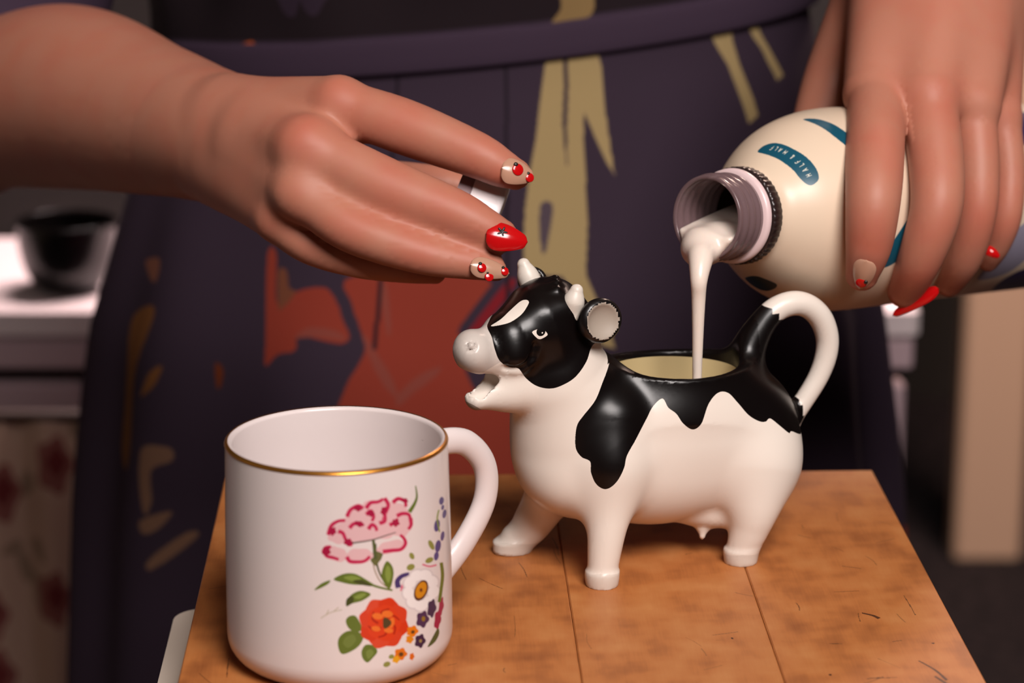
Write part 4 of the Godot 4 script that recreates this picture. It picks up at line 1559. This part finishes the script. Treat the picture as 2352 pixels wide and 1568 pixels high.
func nail(put: Callable, t: Node, a: Array, b: Array, hw: float, m: Material, dots: Array, label: String, leaf: Material) -> void:
	var A := at(a[0], a[1], a[2])
	var B := at(b[0], b[1], b[2])
	var dir := (B - A).normalized()
	var nn := eye - A
	nn = (nn + Vector3.UP * 0.25 - dir * (nn + Vector3.UP * 0.25).dot(dir)).normalized()
	var sd := nn.cross(dir)
	var L := A.distance_to(B)
	var W: float = hw * a[2] / FOCAL
	var pt := func(x: float, y: float, h: float) -> Vector3:   # x along 0..1, y across -1..1
		var w: float = W * (sqrt(maxf(0.0, 1.0 - pow(1.0 - x / 0.3, 2.0))) if x < 0.3 else lerpf(1.0, 0.36, pow((x - 0.3) / 0.7, 1.8)))
		if x > 0.94:
			w *= sqrt(maxf(0.0, (1.0 - x) / 0.06))
		return A + dir * (x * L) + sd * (y * w) + nn * (0.0011 + h - 0.55 * y * y * w * 0.62 - 0.0012 * (2 * x - 1) * (2 * x - 1))
	var me := sheet(24, 24, func(s, tt):
		var y: float = cos(s * TAU)
		return pt.call(tt, y, 0.00035 * sin(s * TAU)), true)
	var o: MeshInstance3D = put.call("fingernail", me, m, t)
	o.set_meta("label", label)
	for d in dots:
		var c: Vector3 = pt.call(d[0], d[1], 0.0004)
		var r: float = d[2] * a[2] / FOCAL
		part("painted_berry", bead(c, dir, nn, r, 0.0005), d[3], o)
		part("painted_stalk", bead(c + sd * r * 0.75 - dir * r * 0.5, dir, nn, r * 0.4, 0.0006), leaf, o)
	if dots.is_empty() and hw > 20:
		for k in 5:
			var an := TAU * k / 5.0
			var c: Vector3 = pt.call(0.36, 0.3, 0.00035)
			var v := (dir * cos(an) + sd * sin(an)) * 0.0018
			part("painted_star", bead(c + v * 0.5, v.normalized(), nn, 0.0013, 0.0003, 0.35), leaf, o)


func bead(c: Vector3, dir: Vector3, nn: Vector3, r: float, h: float, squash := 1.0) -> ArrayMesh:
	var sd := nn.cross(dir).normalized()
	return sheet(18, 8, func(s, tt):
		var q: float = sin(tt * PI)
		return c + dir * (cos(s * TAU) * r * q) + sd * (sin(s * TAU) * r * q * squash) + nn * (cos(tt * PI) * h), true)


# =============================================================== bottle cap
func cap() -> void:
	var c := at(1094, 498, 1.021)
	var axis := (at(1165, 527, 1.021) - at(1020, 473, 1.021)).normalized()
	var t := thing("bottle_cap", "white plastic bottle cap held between the fingers of the right hand", "cap", c)
	var z := (eye - c).normalized()
	z = (z - axis * z.dot(axis)).normalized()
	t.basis = Basis(axis.cross(z), axis, z)
	var m := mat(Color(0.93, 0.89, 0.89), 0.4)
	# closed end towards the fingertips
	part("shell", sheet(180, 10, func(s, tt):
		var q: Vector2 = [Vector2(0.0168, -0.0045), Vector2(0.0178, -0.005), Vector2(0.0182, -0.0045), Vector2(0.0182, -0.002), Vector2(0.0182, 0.002), Vector2(0.0182, 0.006), Vector2(0.0181, 0.0072), Vector2(0.0176, 0.0082), Vector2(0.0166, 0.0086), Vector2(0.008, 0.0086), Vector2(0, 0.0086)][roundi(tt * 10)]
		var r: float = q.x + (0.00004 * sin(s * TAU * 60.0) if tt > 0.25 and tt < 0.55 else 0.0)
		return Vector3(sin(s * TAU) * r, q.y, cos(s * TAU) * r), true), m, t)
	var g := mat(Color(0.62, 0.52, 0.53), 0.5)  # grey band round the open end of the cap
	part("grey_band", lathe([Vector2(0.0168, -0.0105), Vector2(0.0172, -0.0105), Vector2(0.0174, -0.0075), Vector2(0.0174, -0.0048), Vector2(0.0164, -0.0048), Vector2(0.0160, -0.0075), Vector2(0.0168, -0.0105)], 96), g, t)


# =============================================================== behind the person
func background() -> void:
	var front := -1.75
	var h := CAM_Y + front * tan(deg_to_rad(PITCH) + atan((706.0 - 784.0) / FOCAL)) * 1.0
	var xr := 0.288
	var t := thing("kitchen_counter", "white-topped kitchen counter running behind the person along the dark wall", "counter", Vector3(-0.6, 0, -1.86))
	var white := mat(Color(0.86, 0.80, 0.80), 0.35)
	var carc := mat(Color(0.70, 0.60, 0.62), 0.6)
	var top := part("worktop", bevel_box(Vector3(1.776, 0.024, 0.22), 0.004), white, t)
	top.position = Vector3(0, h - 0.012, 0)
	var rail := part("front_rail", bevel_box(Vector3(1.77, 0.022, 0.02), 0.002), carc, t)
	rail.position = Vector3(0, h - 0.036, 0.095)
	part("body", bevel_box(Vector3(1.77, h - 0.05, 0.17), 0.002), mat(Color(0.07, 0.06, 0.06), 0.8), t).position = Vector3(0, (h - 0.05) * 0.5, -0.01)
	for k in 6:
		var d := part("door", bevel_box(Vector3(0.288, h - 0.15, 0.018), 0.003), carc, t)
		d.position = Vector3(-0.738 + 0.2952 * k, (h - 0.05) * 0.5 + 0.04, 0.086)
		var kn := part("knob", bead(Vector3.ZERO, Vector3.RIGHT, Vector3.BACK, 0.011, 0.011), mat(Color(0.5, 0.48, 0.45), 0.3), d)
		kn.position = Vector3(0.11, 0.25, 0.017)
	# black bowl on the worktop
	var bw := thing("bowl", "small black rounded bowl on the white counter at the far left", "bowl", Vector3(-0.320, h, -1.80))
	var bm := mat(Color(0.04, 0.03, 0.028), 0.25)
	part("bowl_body", lathe([Vector2(0, 0.0), Vector2(0.016, 0.0), Vector2(0.026, 0.008), Vector2(0.032, 0.02), Vector2(0.035, 0.036), Vector2(0.036, 0.05), Vector2(0.0345, 0.0505), Vector2(0.0335, 0.036), Vector2(0.028, 0.016), Vector2(0.0, 0.006)], 64, 60), bm, bw)
	# flowered curtain hung in front of the counter
	var cm := mat(Color(1, 1, 1), 0.9, 0.2)
	cm.albedo_texture = ImageTexture.create_from_image(curtain_print())
	var cu := thing("curtain", "beige flowered curtain with dark red roses hanging under the counter at the left", "curtain", Vector3(-0.42, h - 0.078, front + 0.017))
	part("fabric", sheet(120, 12, func(s, tt):
		var x: float = (s - 0.5) * 0.36
		var y: float = -tt * 0.62
		return Vector3(x, y, 0.004 * sin(x * 160.0) + 0.003 * sin(x * 71.0 + y * 4.0) - 0.002)), cm, cu)
	var rod := part("rod", tube([Vector3(-0.19, 0.004, 0.0), Vector3(0, 0.004, 0.0), Vector3(0.19, 0.004, 0.0)], [Vector2(0.004, 0.004), Vector2(0.004, 0.004), Vector2(0.004, 0.004)], 12, 8), mat(Color(0.25, 0.2, 0.18), 0.4), cu)
	rod.position.z = 0.0


func curtain_print() -> Image:
	var S := 1024
	var im := Image.create(S, S, false, Image.FORMAT_RGB8)
	im.fill(Color(0.78, 0.65, 0.57))
	var r := RandomNumberGenerator.new()
	r.seed = 12
	for k in 90:
		var p := Vector2(r.randf(), r.randf()) * S
		fill_poly(im, blob(p, r.randf_range(16, 30), r.randf_range(8, 14), r.randf() * TAU, 0.1, 3), Color(0.62, 0.52, 0.44))
	for k in 46:
		var p := Vector2((k % 7) * 150 + r.randf_range(0, 100), (k / 7) * 150 + r.randf_range(0, 100))
		var q := r.randf_range(24, 38)
		fill_poly(im, blob(p, q, q, 0, 0.12, 5), Color(0.58, 0.36, 0.33))
		fill_poly(im, blob(p + Vector2(4, -4), q * 0.5, q * 0.5, 0, 0.15, 4), Color(0.46, 0.20, 0.20))
	return im
